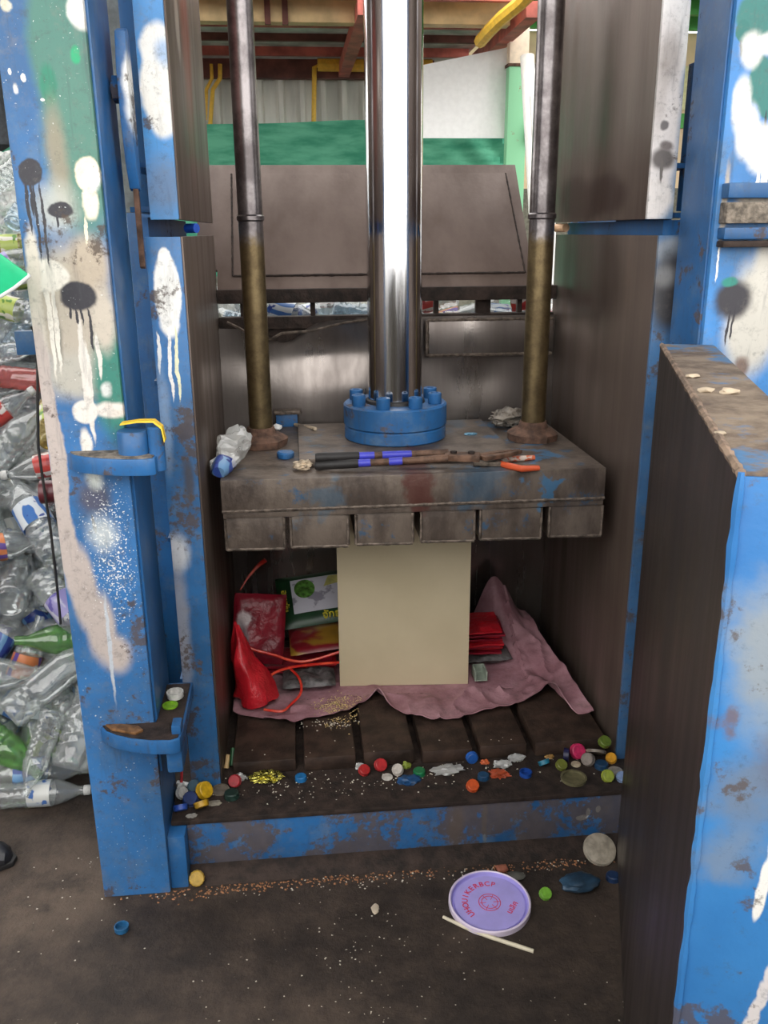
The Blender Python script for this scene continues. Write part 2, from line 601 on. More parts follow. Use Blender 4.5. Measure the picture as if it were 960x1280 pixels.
# the press side of the post is plain blue: a thin cheek plate
MB().box(-0.366, -0.360, YF + 0.012, 2.108, 0.35, 2.98).build('cheek_plate', MAT['blue_clean'], c, 0.002)
MB().box(-0.366, -0.322, 1.905, 2.10, 0.0, 0.155).build('post_foot', MAT['blue'], c, 0.004)
c = MB().box(0.897, 1.07, YF, 2.055, 0.0, 3.0).build('post', MAT['post_right'], press, 0.006)
c['label'] = 'blue post with white, teal and black paint splashes'
MB().box(0.891, 0.897, YF + 0.012, 2.053, 0.3, 2.98).build('cheek_plate', MAT['blue_dark'], c, 0.002)
MB().box(-0.56, 1.10, 1.88, 3.0, 2.98, 3.32).build('crosshead', MAT['blue_clean'], press, 0.01)
# rear posts carry the crosshead at the back
for x in (-0.50, 0.93):
    MB().box(x, x + 0.14, 2.92, 3.02, 0.0, 2.98).build('rear_post', MAT['blue_dark'], press, 0.006)

# chamber walls, upper and lower pairs with the slot between them
up_l = [(199, 60, 22, 30, WHITE, 0.2), (201, 110, 24, 56, WHITE, 0.15), (206, 150, 18, 22, WHITE, 0.3), (205, 65, 10, 16, (78, 150, 214), 0.6, 0.6),
        (205, 235, 26, 34, (120, 110, 100), 0.7, 0.5)]
MAT['fl_ul'] = blue_paint('white_blotched_blue_flange', 0.35, (70, 136, 194), up_l, dict(y=FL))
lo_l = [(207, 330, 9, 20, WHITE, 0.1), (210, 365, 16, 48, WHITE, 0.1), (212, 400, 12, 22, WHITE, 0.2), (199, 440, 2.2, 26, WHITE), (213, 450, 2.4, 50, WHITE, 0.1), (222, 455, 2.2, 46, (226, 226, 190), 0.1),
        (206, 520, 7, 60, (150, 176, 206), 0.6, 0.6), (222, 690, 14, 22, (206, 206, 206), 0.5, 0.9), (228, 780, 9, 80, (150, 150, 156), 0.6, 0.8), (236, 600, 6, 30, (70, 62, 58), 0.6, 0.8)]
MAT['fl_ll'] = blue_paint('white_dripped_blue_flange', 0.55, (46, 102, 154), lo_l, dict(y=FL))
up_r = [(832, 40, 30, 80, (240, 238, 236), 0.15), (822, 150, 26, 130, (216, 210, 208), 0.25), (815, 250, 22, 26, (222, 216, 212), 0.3),
        (835, 75, 12, 30, (140, 130, 124), 0.6, 0.6), (822, 110, 9, 50, (150, 140, 134), 0.6, 0.5), (827, 158, 6, 6, (110, 106, 106), 0.3), (826, 200, 14, 14, (104, 98, 96), 0.35), (831, 183, 8, 6, (120, 112, 110), 0.4), (824, 215, 2, 14, (110, 104, 100), 0.3)]
MAT['fl_ur'] = blue_paint('whitewashed_flange', 0.3, (110, 140, 172), up_r, dict(y=FL))
lo_r = [(836, 315, 22, 18, (124, 132, 142), 0.4), (836, 365, 26, 48, (58, 56, 58), 0.35), (830, 345, 12, 12, (160, 160, 160), 0.7, 0.5)]
MAT['fl_lr'] = blue_paint('sooty_flange', 0.55, (60, 100, 140), lo_r, dict(y=FL))

ZG0, ZG1 = 1.592, 1.628
MB().box(XL - 0.012, XL, FL, YB + 0.05, 0.17, ZG0).build('chamber_wall', MAT['wall_steel_low'], press, 0.002)
MB().box(XL - 0.012, XL, FL, YB + 0.05, ZG1, 2.98).build('chamber_wall', MAT['wall_left_up'], press, 0.002)
MB().box(XR, XR + 0.012, FL, YB + 0.05, 0.17, ZG0 - 0.006).build('chamber_wall', MAT['wall_right_low'], press, 0.002)
MB().box(0.832, 0.844, FL, YB + 0.05, ZG1 - 0.006, 2.98).build('chamber_wall', MAT['wall_right_up'], press, 0.002)
MB().box(-0.322, XL - 0.004, FL - 0.012, FL, 0.17, ZG0).build('flange', MAT['fl_ll'], press, 0.002)
MB().box(-0.306, XL - 0.004, FL - 0.012, FL, ZG1, 2.98).build('flange', MAT['fl_ul'], press, 0.002)
MB().box(XR, 0.93, FL - 0.012, FL, 0.17, ZG0 - 0.006).build('flange', MAT['fl_lr'], press, 0.002)
MB().box(0.826, 0.888, FL - 0.012, FL, ZG1 - 0.006, 2.98).build('flange', MAT['fl_ur'], press, 0.002)
# return lips and stiffening ribs outside the chamber
for z in (0.45, 0.85, 1.25, 1.55):
    MB().box(-0.34, XL - 0.012, 2.16, YB, z, z + 0.012).build('rib', MAT['blue_dark'], press, 0.001)
for z in (1.645, 1.74, 2.3):
    MB().box(-0.36, XL - 0.012, 2.16, YB, z, z + 0.012).build('rib', MAT['blue_dark'], press, 0.001)
for z in (1.625, 1.735, 2.4):
    MB().box(0.844, 0.95, 2.13, YB, z, z + 0.012).build('rib', MAT['blue_clean'], press, 0.001)
MB().box(-0.352, -0.340, 2.30, YB, 0.30, 1.58).build('side_plate', MAT['blue_dark'], press, 0.002)
MB().box(-0.385, -0.335, 2.40, 2.46, 1.65, 2.98).build('stiffener', MAT['blue_clean'], press, 0.002)
MB().box(-0.46, -0.385, 2.42, 2.44, 1.65, 2.98).build('side_plate', simple('grey_side_plate', (150, 152, 148), 0.6), press, 0.002)
MB().prism([(2.14, 1.60), (2.5, 1.60), (2.5, 1.83), (2.30, 1.83), (2.14, 1.78)], 0.90, 0.908, 'x').build('side_plate', MAT['blue_clean'], press)
MB().box(0.925, 0.937, 2.12, 2.16, 1.64, 1.96).build('stiffener', MAT['blue_dark'], press, 0.002)

# slot hardware: a blue plug on the left, a rag-coloured stub on the right
MB().tube([(-0.262, 2.40, 1.611), (-0.236, 2.38, 1.611)], 0.012, 10).build('plug', simple('bright_blue_plastic', (40, 90, 200), 0.4), press)
MB().tube([(0.838, 2.86, 1.606), (0.850, 2.80, 1.606)], 0.013, 10).build('plug', simple('tan_rubber', (222, 180, 140), 0.5), press)

MB().box(-0.345, -0.318, 2.13, YB, 1.586, 1.634).build('slot_bar', MAT['blue'], press)  # bar added to darken the open slot, set back into shade
MB().box(0.884, 0.95, 2.13, YB, 1.572, 1.620).build('slot_bar', MAT['blue_dark'], press)
# dented back plate with a torn lip and a welded patch
def back_fn(u, v):
    x = XL + (XR - XL) * u
    z = 0.17 + 1.165 * v
    d = 0.010 * mnoise.noise((x * 3.1, z * 3.1, 2.0)) + 0.006 * mnoise.noise((x * 7, z * 7, 8.0))
    d += 0.030 * math.exp(-(((x - 0.09) / 0.20) ** 2 + ((z - 1.22) / 0.075) ** 2))
    d += 0.016 * math.exp(-(((x - 0.52) / 0.16) ** 2 + ((z - 1.15) / 0.10) ** 2))
    d += 0.022 * math.exp(-(((x - 0.12) / 0.20) ** 2 + ((z - 0.45) / 0.09) ** 2))
    top = 1.318 + 0.012 * math.sin(x * 9) if x < 0.2 else 1.335
    z = min(z, top - (0.055 * math.exp(-((x + 0.03) / 0.07) ** 2)))
    return (x, YB + d, z)
bp = MB().grid(back_fn, 84, 84).build('back_plate', MAT['back_steel'], press, smooth=True)
MB().box(XL, XR, YB + 0.045, YB + 0.06, 0.17, 1.335).build('back_stiffener', MAT['rust_dark'], press, 0.002)
MB().box(XL, XR, YB + 0.03, YB + 0.075, 1.30, 1.34).build('top_rail', MAT['rust_dark'], press, 0.004)
lip = MB()
pts = [P(284, 402, y=YB), P(300, 410, y=YB), P(330, 428, y=YB), P(352, 416, y=YB), P(390, 413, y=YB), P(430, 403, y=YB), P(458, 399, y=YB)]
lip.tube([p + Vector((0, -0.012, 0)) for p in pts], 0.0045, 6)
lip.build('torn_lip', MAT['bead'], bp, smooth=True)
pa = MB().box(0.428, 0.845, YB - 0.022, YB - 0.006, 1.212, 1.325).build('weld_patch', MAT['back_steel'], bp, 0.002)
w = MB()
rough_bead(w, (0.428, YB - 0.022, 1.212), (0.428, YB - 0.022, 1.325), 0.007, seed=1)
rough_bead(w, (0.428, YB - 0.022, 1.212), (0.845, YB - 0.022, 1.212), 0.006, seed=2)
rough_bead(w, (0.428, YB - 0.022, 1.325), (0.845, YB - 0.022, 1.325), 0.006, seed=3)
w.build('weld_bead', MAT['bead'], bp, smooth=True)
# small catch bar on the back plate
MB().box(-0.075, 0.012, YB - 0.05, YB - 0.005, 1.035, 1.047).build('catch_bar', MAT['bead'], press, 0.002)
MB().box(-0.07, 0.0, YB - 0.04, YB - 0.005, 0.985, 1.034).build('catch_block', MAT['blue_dark'], press, 0.002)

# base: ledge, blue front beam, sloping skirt and the floor blocks with strap slots
MAT['beam'] = blue_paint('oily_blue_beam', 0.85, (38, 94, 148), [(570, 1035, 9, 26, (120, 104, 84), 0.5, 0.7), (606, 1028, 3, 26, (130, 124, 100), 0.5, 0.6), (728, 1022, 7, 3, (214, 220, 222)), (735, 1016, 3, 5, (214, 220, 222)), (748, 1012, 3, 4, (214, 220, 222))], dict(y=1.95))
MB().box(-0.322, 0.875, 1.95, 2.1, 0.032, 0.160).build('front_beam', MAT['beam'], press, 0.004)
MB().box(-0.36, 0.90, 1.945, 2.95, 0.158, 0.172).build('ledge', MAT['rust_dark'], press, 0.003)
MB().prism([(1.905, 0.0), (2.1, 0.0), (2.1, 0.034), (1.952, 0.034), (1.915, 0.012)], -0.322, 0.89, 'x').build('skirt', MAT['rust_dark'], press, 0.002)
MB().box(-0.30, 0.86, 2.1, 2.95, 0.0, 0.158).build('base_frame', MAT['rust_dark'], press)
bl = [(-0.214, -0.040), (-0.018, 0.126), (0.148, 0.290), (0.312, 0.455), (0.478, 0.612), (0.636, 0.842)]
for k, (a, b) in enumerate(bl):
    MB().box(a, b, 2.13 - 0.004 * (k % 2), YB - 0.01, 0.172, 0.212 + 0.003 * (k % 3)).build('floor_block', MAT['wood'], press, 0.007)


# hinge brackets on the left post
def bracket(z, top_mat, name='hinge_bracket', back=1.905):
    poly = [(-0.492, YF), (-0.478, 1.868), (-0.45, 1.846), (-0.41, 1.826), (-0.36, 1.812), (-0.315, 1.808), (-0.298, 1.816), (-0.294, 1.85), (-0.296, back), (-0.360, back), (-0.360, YF)]
    o = MB().prism(poly, z - 0.036, z).build(name, MAT['blue'], press, 0.003)
    inner = [(p[0] * 0.94 - 0.023, 1.85 + (p[1] - 1.85) * 0.94 + 0.002) for p in poly]
    MB().prism(inner, z, z + 0.003).build('grimy_top', top_mat, o)
    return o
grime = simple('dusty_grime', (128, 118, 106), 0.9, 0, 0.3, 60, 0.5)
hb = bracket(1.155, grime)
MB().lathe([(0.0, 0.0), (0.034, 0.0), (0.034, 0.045), (0.031, 0.049), (0.0, 0.049)], (-0.345, 1.862, 1.157), 24).build('hinge_pin', MAT['blue'], hb, smooth=True)
MB().lathe([(0.0, -0.03), (0.017, -0.03), (0.017, 0.060), (0.014, 0.063), (0.0, 0.063)], (-0.297, 1.85, 1.152), 18).build('knuckle', MAT['blue'], hb, smooth=True)
ys = simple('yellow_strap', (232, 190, 40), 0.5, 0, 0.08)
sp = [(-0.372, 1.875, 1.216), (-0.335, 1.868, 1.222), (-0.300, 1.856, 1.224), (-0.283, 1.846, 1.212), (-0.278, 1.840, 1.184)]
s = MB()
for a, b in zip(sp, sp[1:]):
    A, B = Vector(a), Vector(b)
    q = [A + Vector((0, -.012, 0)), B + Vector((0, -.012, 0)), B + Vector((0, .012, 0)), A + Vector((0, .012, 0))]
    t = [v + Vector((0.002, 0, 0.004)) for v in q]
    V = [s.v(v) for v in q + t]
    for fc in ((0, 3, 2, 1), (4, 5, 6, 7), (0, 1, 5, 4), (2, 3, 7, 6), (1, 2, 6, 5), (3, 0, 4, 7)):
        s.f([V[i] for i in fc])
tag(s.build('yellow_strap', ys), 'short bent yellow strap lying over the upper hinge pin', 'strap')
lb = bracket(0.490, MAT['rust_dark'], back=2.086)
rec = [(-0.478, 1.886), (-0.458, 1.862), (-0.40, 1.838), (-0.385, 1.852), (-0.40, 1.872), (-0.44, 1.884)]
MB().prism(rec, 0.4905, 0.4985).build('worn_pad', simple('rubbed_rusty_bronze', (150, 108, 70), 0.45, 0.5, 0.3, 50), lb, 0.002)
MB().box(-0.335, -0.298, 1.83, 1.93, 0.39, 0.452).build('knuckle', MAT['blue'], lb, 0.006)
MB().box(-0.318, -0.296, 1.83, 1.87, 0.491, 0.515).build('stop', MAT['blue'], lb, 0.004)

# latch lever hanging beside the upper-left flange, with its bolt
MAT['lever'] = blue_paint('white_streaked_blue_lever', 0.5, (38, 94, 148), [(170, 100, 16, 42, WHITE, 0.25), (173, 140, 14, 30, (222, 224, 224), 0.4)], dict(y=2.01))
lev = [(2.03, 1.99), (2.06, 2.0), (2.075, 1.985), (2.075, 1.72), (2.06, 1.685), (2.045, 1.69), (2.022, 1.74), (2.008, 1.82), (2.010, 1.92)]
lo = MB().prism(lev, -0.338, -0.316, 'x').build('latch_lever', MAT['lever'], press, 0.003)
MB().prism([(2.045, 1.70), (2.060, 1.69), (2.060, 1.525), (2.046, 1.53)], -0.331, -0.320, 'x').build('lever_tail', MAT['rust'], lo, 0.001)
b = MB()
b.tube([(-0.385, 2.06, 1.885), (-0.335, 2.06, 1.885)], 0.012, 12)
b.build('bolt', MAT['blue'], press, smooth=True)
b = MB()
b.tube([(-0.356, 2.06, 1.885), (-0.332, 2.06, 1.885)], 0.027, 6)
b.build('nut', MAT['blue'], press, 0.002)

# latch plates on the right post
for z0, z1, m in ((1.660, 1.690, MAT['blue']), (1.610, 1.652, grime), (1.578, 1.602, MAT['blue']), (1.562, 1.575, MAT['rust_dark'])):
    MB().box(0.905, 1.075, 1.856, YF, z0, z1).build('latch_plate', m, press, 0.003)

# ------------------------------------------------------------------ moving platen with ram and guide rods
pl = thing('press_platen', 'dark steel pressing platen with chrome ram and two guide rods', 'press platen', (0.3, 2.5, 0.8))
PX0, PX1, PY0, PY1 = -0.203, 0.813, 2.2, 2.84
MB().box(PX0, PX1, PY0, PY1, 0.912, 0.996).build('slab', MAT['platen'], pl, 0.003)
MB().box(PX0 + 0.002, PX1 - 0.002, PY0 + 0.001, PY1, 0.892, 0.912).build('base_plate', MAT['platen'], pl, 0.003)
w = MB()
rough_bead(w, (PX0, PY0, 0.912), (PX1, PY0, 0.912), 0.005, seed=4)
w.build('weld_bead', MAT['bead'], pl, smooth=True)
teeth = [(-0.197, -0.046), (-0.028, 0.122), (0.143, 0.294), (0.317, 0.461), (0.477, 0.644), (0.666, 0.812)]
for k, (a, b) in enumerate(teeth):
    t = MB().box(a, b, PY0 + 0.006, PY1, 0.803, 0.892).build('channel', MAT['platen'], pl, 0.004)
    e = MB()
    z0, z1 = 0.803, 0.890
    for s0, s1 in (((a, z0), (b, z0)), ((a, z0), (a, z1)), ((b, z0), (b, z1))):
        rough_bead(e, (s0[0], PY0 + 0.006, s0[1] + 0.003), (s1[0], PY0 + 0.006, s1[1]), 0.0045, seed=k)
    e.build('weld_bead', MAT['bead'], t, smooth=True)
MB().box(0.0, 0.592, 2.31, 2.77, 0.996, 1.018).build('mounting_plate', MAT['platen'], pl, 0.003)
RC = (0.288, 2.56)
fl = MB().lathe([(0, 0), (0.146, 0), (0.150, 0.004), (0.150, 0.034), (0.146, 0.038), (0.0, 0.038)], (*RC, 1.018), 48).build('lower_flange', MAT['blue'], pl, smooth=True)
fl = MB().lathe([(0, 0), (0.148, 0), (0.152, 0.004), (0.152, 0.060), (0.147, 0.065), (0.088, 0.065), (0.088, 0.05), (0, 0.05)], (*RC, 1.057), 48).build('upper_flange', MAT['blue'], pl, smooth=True)
for k in range(8):
    a = 2 * PI * (k + 0.5) / 8
    MB().lathe([(0, 0), (0.018, 0), (0.020, 0.003), (0.020, 0.030), (0.018, 0.032), (0.011, 0.032), (0.010, 0.022), (0, 0.022)],
               (RC[0] + 0.120 * math.cos(a), RC[1] + 0.120 * math.sin(a), 1.121), 16).build('bolt', MAT['blue_clean'], fl, smooth=True)
ch = NT('polished_chrome', 0.10, 1.0)
ch.color(ch.mix(ch.ramp(ch.noise(6, 5, stretch=(10, 10, 0.5)), 0.35, 0.7), lin(205, 205, 208), lin(232, 232, 232)))
ch.put(ch.b.inputs['Roughness'], ch.ramp(ch.noise(5, 5, stretch=(12, 12, 0.4)), 0.3, 0.7, 0.07, 0.18))
MB().lathe([(0.0, 0), (0.0785, 0), (0.0785, 1.90), (0, 1.90)], (*RC, 1.105), 64).build('ram', ch.mat, pl, smooth=True)
gland = MB().lathe([(0.0795, 0.0), (0.090, 0.0), (0.086, 0.012), (0.0795, 0.016)], (*RC, 1.118), 40).build('oily_gland', MAT['black'], pl, smooth=True)
rodm = NT('greasy_guide_rod', 0.3, 0.85)
g = rodm.noise(7, 6, 0.7)
gold = rodm.mix(rodm.ramp(rodm.noise(30, 6, 0.7), 0.3, 0.7), lin(92, 78, 56), lin(122, 106, 76))
gray = rodm.mix(rodm.ramp(g, 0.35, 0.65), lin(92, 86, 86), lin(146, 140, 140))
sep = rodm.n('ShaderNodeSeparateXYZ')
rodm.put(sep.inputs[0], rodm.P)
zf = rodm.math('ADD', sep.outputs['Z'], rodm.math('MULTIPLY', g, 0.12))
rodm.color(rodm.mix(rodm.ramp(zf, 1.62, 1.66), gold, gray))
rodm.put(rodm.b.inputs['Roughness'], rodm.ramp(zf, 1.62, 1.66, 0.42, 0.28))
rodm.bump(rodm.noise(120, 4), 0.15, 0.003)
for k, (x, y, r) in enumerate(((-0.108, 2.585, 0.034), (0.707, 2.56, 0.036))):
    rd = MB().lathe([(0, 0), (r, 0), (r, 0.628), (r + 0.004, 0.632), (r + 0.004, 0.642), (r, 0.646), (r, 2.0), (0, 2.0)], (x, y, 1.0), 32).build('guide_rod', rodm.mat, pl, smooth=True)
    cb = MB()
    cb.lathe([(0, 0), (0.074, 0.0), (0.076, 0.020), (0.062, 0.030), (0.046, 0.036), (0.040, 0.055), (0, 0.055)], (x, y, 0.997), 20,
             wob=lambda a, z, k=k: 1 + 0.10 * mnoise.noise((math.cos(a) * 2, math.sin(a) * 2, z * 30 + k * 7)))
    cb.build('collar', MAT['rust'], rd, smooth=True)

# ------------------------------------------------------------------ chamber door, swung open on the right
door = thing('chamber_door', 'heavy box-section chamber door swung open, blue edge and dark inner face', 'door', (0.80, 1.9, 0.03))
hinge = Vector((0.805, 1.90, 0))
u = Vector((-0.350, -1.053, 0)).normalized()
nrm = Vector((-u.y, u.x, 0))                               # towards the outside (right)
if nrm.x < 0:
    nrm = -nrm
DM = Matrix((( u.x, nrm.x, 0, hinge.x), (u.y, nrm.y, 0, hinge.y), (0, 0, 1, 0), (0, 0, 0, 1)))
DL, DT, DZ0, DZ1 = 1.11, 0.112, 0.03, 1.358
# the door's own end face in local coordinates: paint marks go by distance along and height
de = NT('scuffed_bright_blue_paint', 0.42)
col = de.mix(de.ramp(de.noise(3, 4), 0.3, 0.7), lin(38, 98, 158), lin(58, 124, 184))
wv = de.warp(0.05, 30)
E0 = hinge + u * DL
def endpt(n_, z_):
    q = E0 + nrm * n_
    return Vector((q.x, q.y, z_))
for n_, z_, rn, rz, c_, sf, op in ((0.07, 1.15, 0.05, 0.10, (150, 150, 140), 0.6, 0.75), (0.055, 0.96, 0.035, 0.05, (120, 118, 110), 0.7, 0.6), (0.04, 0.88, 0.03, 0.03, (126, 132, 136), 0.7, 0.6),
                                  (0.020, 1.06, 0.012, 0.016, (112, 84, 66), 0.5, 0.7), (0.09, 1.02, 0.025, 0.05, (110, 96, 84), 0.6, 0.6), (0.045, 0.62, 0.006, 0.006, (190, 150, 90), 0.5, 0.9), (0.05, 0.595, 0.005, 0.005, (190, 150, 90), 0.5, 0.9), (0.04, 0.59, 0.004, 0.004, (190, 150, 90), 0.5, 0.9)):
    p = endpt(n_, z_)
    col = de.splat(col, wv, p, (rn, 1, rz), lin(*c_), sf, 'y', op)
wv2 = de.warp(0.006, 40)
drip = [(0.088, 0.90), (0.083, 0.86), (0.080, 0.83)]
for n_, z_ in drip:
    col = de.splat(col, wv2, endpt(n_, z_), (0.006, 1, 0.03), lin(222, 220, 214), 0.2, 'y')
for i in range(16):
    f_ = i / 15
    col = de.splat(col, wv2, endpt(0.105 - 0.072 * f_ ** 0.85, 0.715 - 0.42 * f_), (0.0065, 1, 0.022), lin(206, 200, 198), 0.2, 'y')
rw = de.noise(9, 8, 0.7)
col = de.mix(de.ramp(rw, 0.57, 0.62, 0, 0.8), col, lin(86, 74, 66))
col = de.mix(de.ramp(de.noise(45, 8, 0.8), 0.54, 0.72, 0, 0.5), col, lin(70, 84, 96))
de.color(col)
de.bump(de.noise(60, 5), 0.12, 0.004)
dt = NT('rusty_door_top', 0.75)
col = dt.mix(dt.ramp(dt.noise(12, 7, 0.7), 0.35, 0.65), lin(88, 72, 60), lin(134, 118, 100))
col = dt.mix(dt.ramp(dt.noise(5, 6, 0.65, stretch=(1, 1, 1)), 0.54, 0.62), col, lin(70, 110, 148))
dt.color(col)
dt.bump(dt.noise(70, 7), 0.4, 0.006)
MB(DM).box(0, DL - 0.003, 0.004, DT, DZ0, DZ1 - 0.004).build('door_body', MAT['blue'], door, 0.003)
MB(DM).box(0.0, DL, 0.0, 0.004, DZ0, DZ1).build('inner_plate', MAT['door_steel'], door)
MB(DM).box(0.0, DL, 0.004, DT, DZ1 - 0.004, DZ1).build('top_plate', dt.mat, door, 0.001)
MB(DM).box(DL - 0.003, DL + 0.002, 0.004, DT, DZ0, DZ1 - 0.004).build('end_plate', de.mat, door, 0.001)
w = MB(DM)
rough_bead(w, (DL + 0.001, 0.003, DZ0), (DL + 0.001, 0.003, DZ1), 0.0055, 0.02, seed=5)
w.build('weld_bead', de.mat, door, smooth=True)
w = MB(DM)
rough_bead(w, (0.0, 0.003, DZ1 - 0.002), (DL, 0.003, DZ1 - 0.002), 0.006, 0.012, seed=6)
w.build('top_bead', simple('dusty_tan_weld', (134, 112, 94), 0.8, 0, 0.3, 40), door, smooth=True)
for z in (0.35, 1.05):
    MB(DM).tube([(-0.03, 0.05, z), (-0.03, 0.05, z + 0.16)], 0.03, 14).build('hinge_barrel', MAT['blue'], door, smooth=True)
crumb = simple('pale_plaster_crumb', (176, 160, 138), 0.9, 0, 0.2)
lab_c = ['pale crumbly lump on the rusty door top nearest the blue post', 'flat pale chip on the middle of the rusty door top', 'pale elongated chip by the outer edge of the door top', 'tiny pale crumb on the near part of the door top']
for k, (px, py, r) in enumerate(((866, 472, 0.008), (882, 490, 0.009), (912, 492, 0.010), (900, 543, 0.005))):
    p = P(px, py, z=DZ1)
    tag(MB().blob((p.x, p.y, DZ1 + r * 0.35), (r * 1.6, r, r * 0.5), 0.4, 3, 2, k, squash=-r * 0.33).build('plaster_chip', crumb, smooth=True), lab_c[k], 'chip')

# ------------------------------------------------------------------ tilted hopper flap behind the chamber
hop = thing('hopper_flap', 'tilted brown steel hopper plate above the chamber back', 'steel plate', (0.28, 2.93, 1.39))
H0, H1 = Vector((0, 2.91, 1.425)), Vector((0, 3.19, 1.815))
hd = (H1 - H0).normalized()
hn = Vector((0, -hd.z, hd.y))
HL = (H1 - H0).length
HM = Matrix(((1, 0, 0, 0), (0, hd.y, hn.y, H0.y), (0, hd.z, hn.z, H0.z), (0, 0, 0, 1)))   # local: x, up the slope, out of the face
MB(HM).prism([(-0.237, 0.0), (0.790, 0.0), (0.778, HL), (-0.30, HL), (-0.30, 0.075), (-0.237, 0.075)], -0.012, 0.0).build('plate', MAT['hopper_steel'], hop, 0.002)
MB(HM).prism([(-0.185, 0.05), (0.760, 0.05), (0.738, HL - 0.04), (-0.185, HL - 0.04)], 0.0, 0.006).build('overlay_plate', MAT['hopper_steel'], hop, 0.002)
w = MB(HM)
rough_bead(w, (-0.187, 0.05, 0.004), (-0.187, HL - 0.04, 0.004), 0.004, seed=7)
rough_bead(w, (-0.187, 0.05, 0.004), (0.760, 0.05, 0.004), 0.004, seed=8)
rough_bead(w, (0.761, 0.05, 0.004), (0.739, HL - 0.04, 0.004), 0.004, seed=9)
w.build('weld_bead', MAT['rust_dark'], hop, smooth=True)
MB().box(-0.238, 0.858, 2.885, 2.93, 1.385, 1.428).build('bottom_rail', MAT['rust_dark'], hop, 0.003)
for x in (-0.17, 0.055, 0.46, 0.60, 0.74):
    MB().box(x, x + (0.05 if x == 0.60 else 0.016), 2.935, 2.955, 1.335, 1.39).build('stay', MAT['rust_dark'], hop, 0.001)

# ------------------------------------------------------------------ lean-to behind the press: back wall, roof, tarpaulins
WY = 9.2
wm = NT('galvanised_sheet', 0.5, 0.2)
wm.color(wm.mix(wm.ramp(wm.noise(2, 5, stretch=(3, 3, 0.6)), 0.3, 0.7), lin(196, 195, 186), lin(234, 232, 222)))
wall = structure(MB().box(-4.2, 1.35, WY + 0.06, WY + 0.10, 0, 3.12).build('wall_back', simple('wall_rail_grey', (120, 118, 112), 0.7)))


def sheet_profile(x):
    """Trapezoid ribs, 0.2 m pitch."""
    t = (x / 0.2) % 1.0
    if t < 0.56:
        return 0.0
    if t < 0.66:
        return (t - 0.56) / 0.10 * 0.06
    if t < 0.90:
        return 0.06
    return (1.0 - t) / 0.10 * 0.06
xs = [i * 0.02 for i in range(0, 41)]
xb = -4.2
while xb < 1.3:
    w_ = min(0.8, 1.35 - xb)
    n_ = int(round(w_ / 0.02))
    s = MB()
    def cf(u_, v_, xb=xb, w_=w_):
        x = xb + u_ * w_
        return (x, WY + 0.055 - sheet_profile(x), 3.10 * v_)
    s.grid(cf, n_, 1)
    s.build('panel', wm.mat, wall)
    xb += 0.8

roof = structure(MB().box(-4.5, 1.70, 6.55, 9.4, 3.16, 3.17).build('ceiling', simple('grey_roof_sheet', (214, 212, 208), 0.7, 0.0, 0.25, 3)))
red = simple('red_oxide_steel', (196, 104, 90), 0.6, 0, 0.2, 6)
redd = simple('dark_red_oxide_steel', (112, 66, 56), 0.7, 0, 0.25, 6)
beige = simple('cream_painted_beam', (222, 192, 140), 0.6, 0, 0.15, 5)
for y_, m_, t_ in ((8.70, red, 0.07), (8.15, redd, 0.055), (7.62, red, 0.055), (7.25, red, 0.04), (6.58, red, 0.09)):
    MB().box(-4.5, 1.66, y_, y_ + 0.05, 3.16 - t_, 3.16).build('purlin', m_, roof)
MB().box(-4.5, 1.60, 6.85, 6.97, 2.98, 3.16).build('beam', beige, roof, 0.005)
MB().box(-4.5, 1.40, 9.05, 9.15, 2.96, 3.12).build('wall_plate', redd, roof)
for x in (-3.2, -1.35, 0.50, 1.64):
    MB().box(x, x + 0.10, 6.56, 9.12, 2.97, 3.07).build('rafter', red, roof)
for x in (-0.1, 0.02):
    MB().box(x - 0.02, x + 0.02, 6.83, 6.85, 2.96, 3.16).build('cleat', redd, roof)

# unseen, added to shape the light: roof over the press, walls around it
added_shade_roof = structure(MB().box(-5.0, 5.0, 0.3, 3.1, 4.40, 4.45).build('ceiling', simple('dull_roof_sheet', (120, 116, 110), 0.7, 0.0, 0.2, 3)))  # unseen roof, added to hold back sky light from overhead
for y_ in (0.35, 1.2, 2.05, 2.9):
    MB().box(-5.0, 5.0, y_, y_ + 0.06, 4.28, 4.40).build('purlin', redd, added_shade_roof)
bw = simple('weathered_block_wall', (96, 90, 82), 0.85, 0.0, 0.15, 4)
structure(MB().box(-3.4, 3.6, -1.1, -0.9, 0.0, 1.35).build('wall_front', bw))  # added behind the camera to cut light reaching the lower parts
structure(MB().box(-3.4, -3.2, 0.8, 3.0, 0.0, 3.4).build('wall_left', bw))  # out of view, added to limit light from the left
structure(MB().box(3.4, 3.6, 0.8, 5.2, 0.0, 3.4).build('wall_right', bw))  # out of view, added to limit light from the right

pipe_y = simple('yellow_pipe_paint', (236, 190, 66), 0.45, 0, 0.08)
def pipe(name, pts, r, m, label, cat):
    return tag(MB().tube(pts, r, 8).build(name, m, smooth=True), label, cat)
pipe('yellow_conduit', [P(392, 165, y=9.02), P(393, 84, y=9.02), P(400, 82, y=9.02)], 0.022, pipe_y, 'straight yellow conduit dropping down the corrugated wall', 'conduit')
pipe('yellow_rail', [P(397, 81, y=8.95), P(470, 82, y=8.95), P(540, 82, y=8.95)], 0.055, pipe_y, 'thick yellow rail along the top of the corrugated wall', 'rail')
pipe('yellow_cable', [P(262, 165, y=9.02), P(266, 112, y=9.02), P(275, 98, y=9.02), P(275, 80, y=9.02)], 0.020, pipe_y, 'bent yellow cable on the corrugated wall by the roof corner, lower of two', 'cable')
pipe('yellow_cable', [P(257, 150, y=9.02), P(258, 112, y=9.02), P(265, 98, y=9.02), P(264, 80, y=9.02)], 0.016, pipe_y, 'thin bent yellow cable on the corrugated wall, outer of two', 'cable')
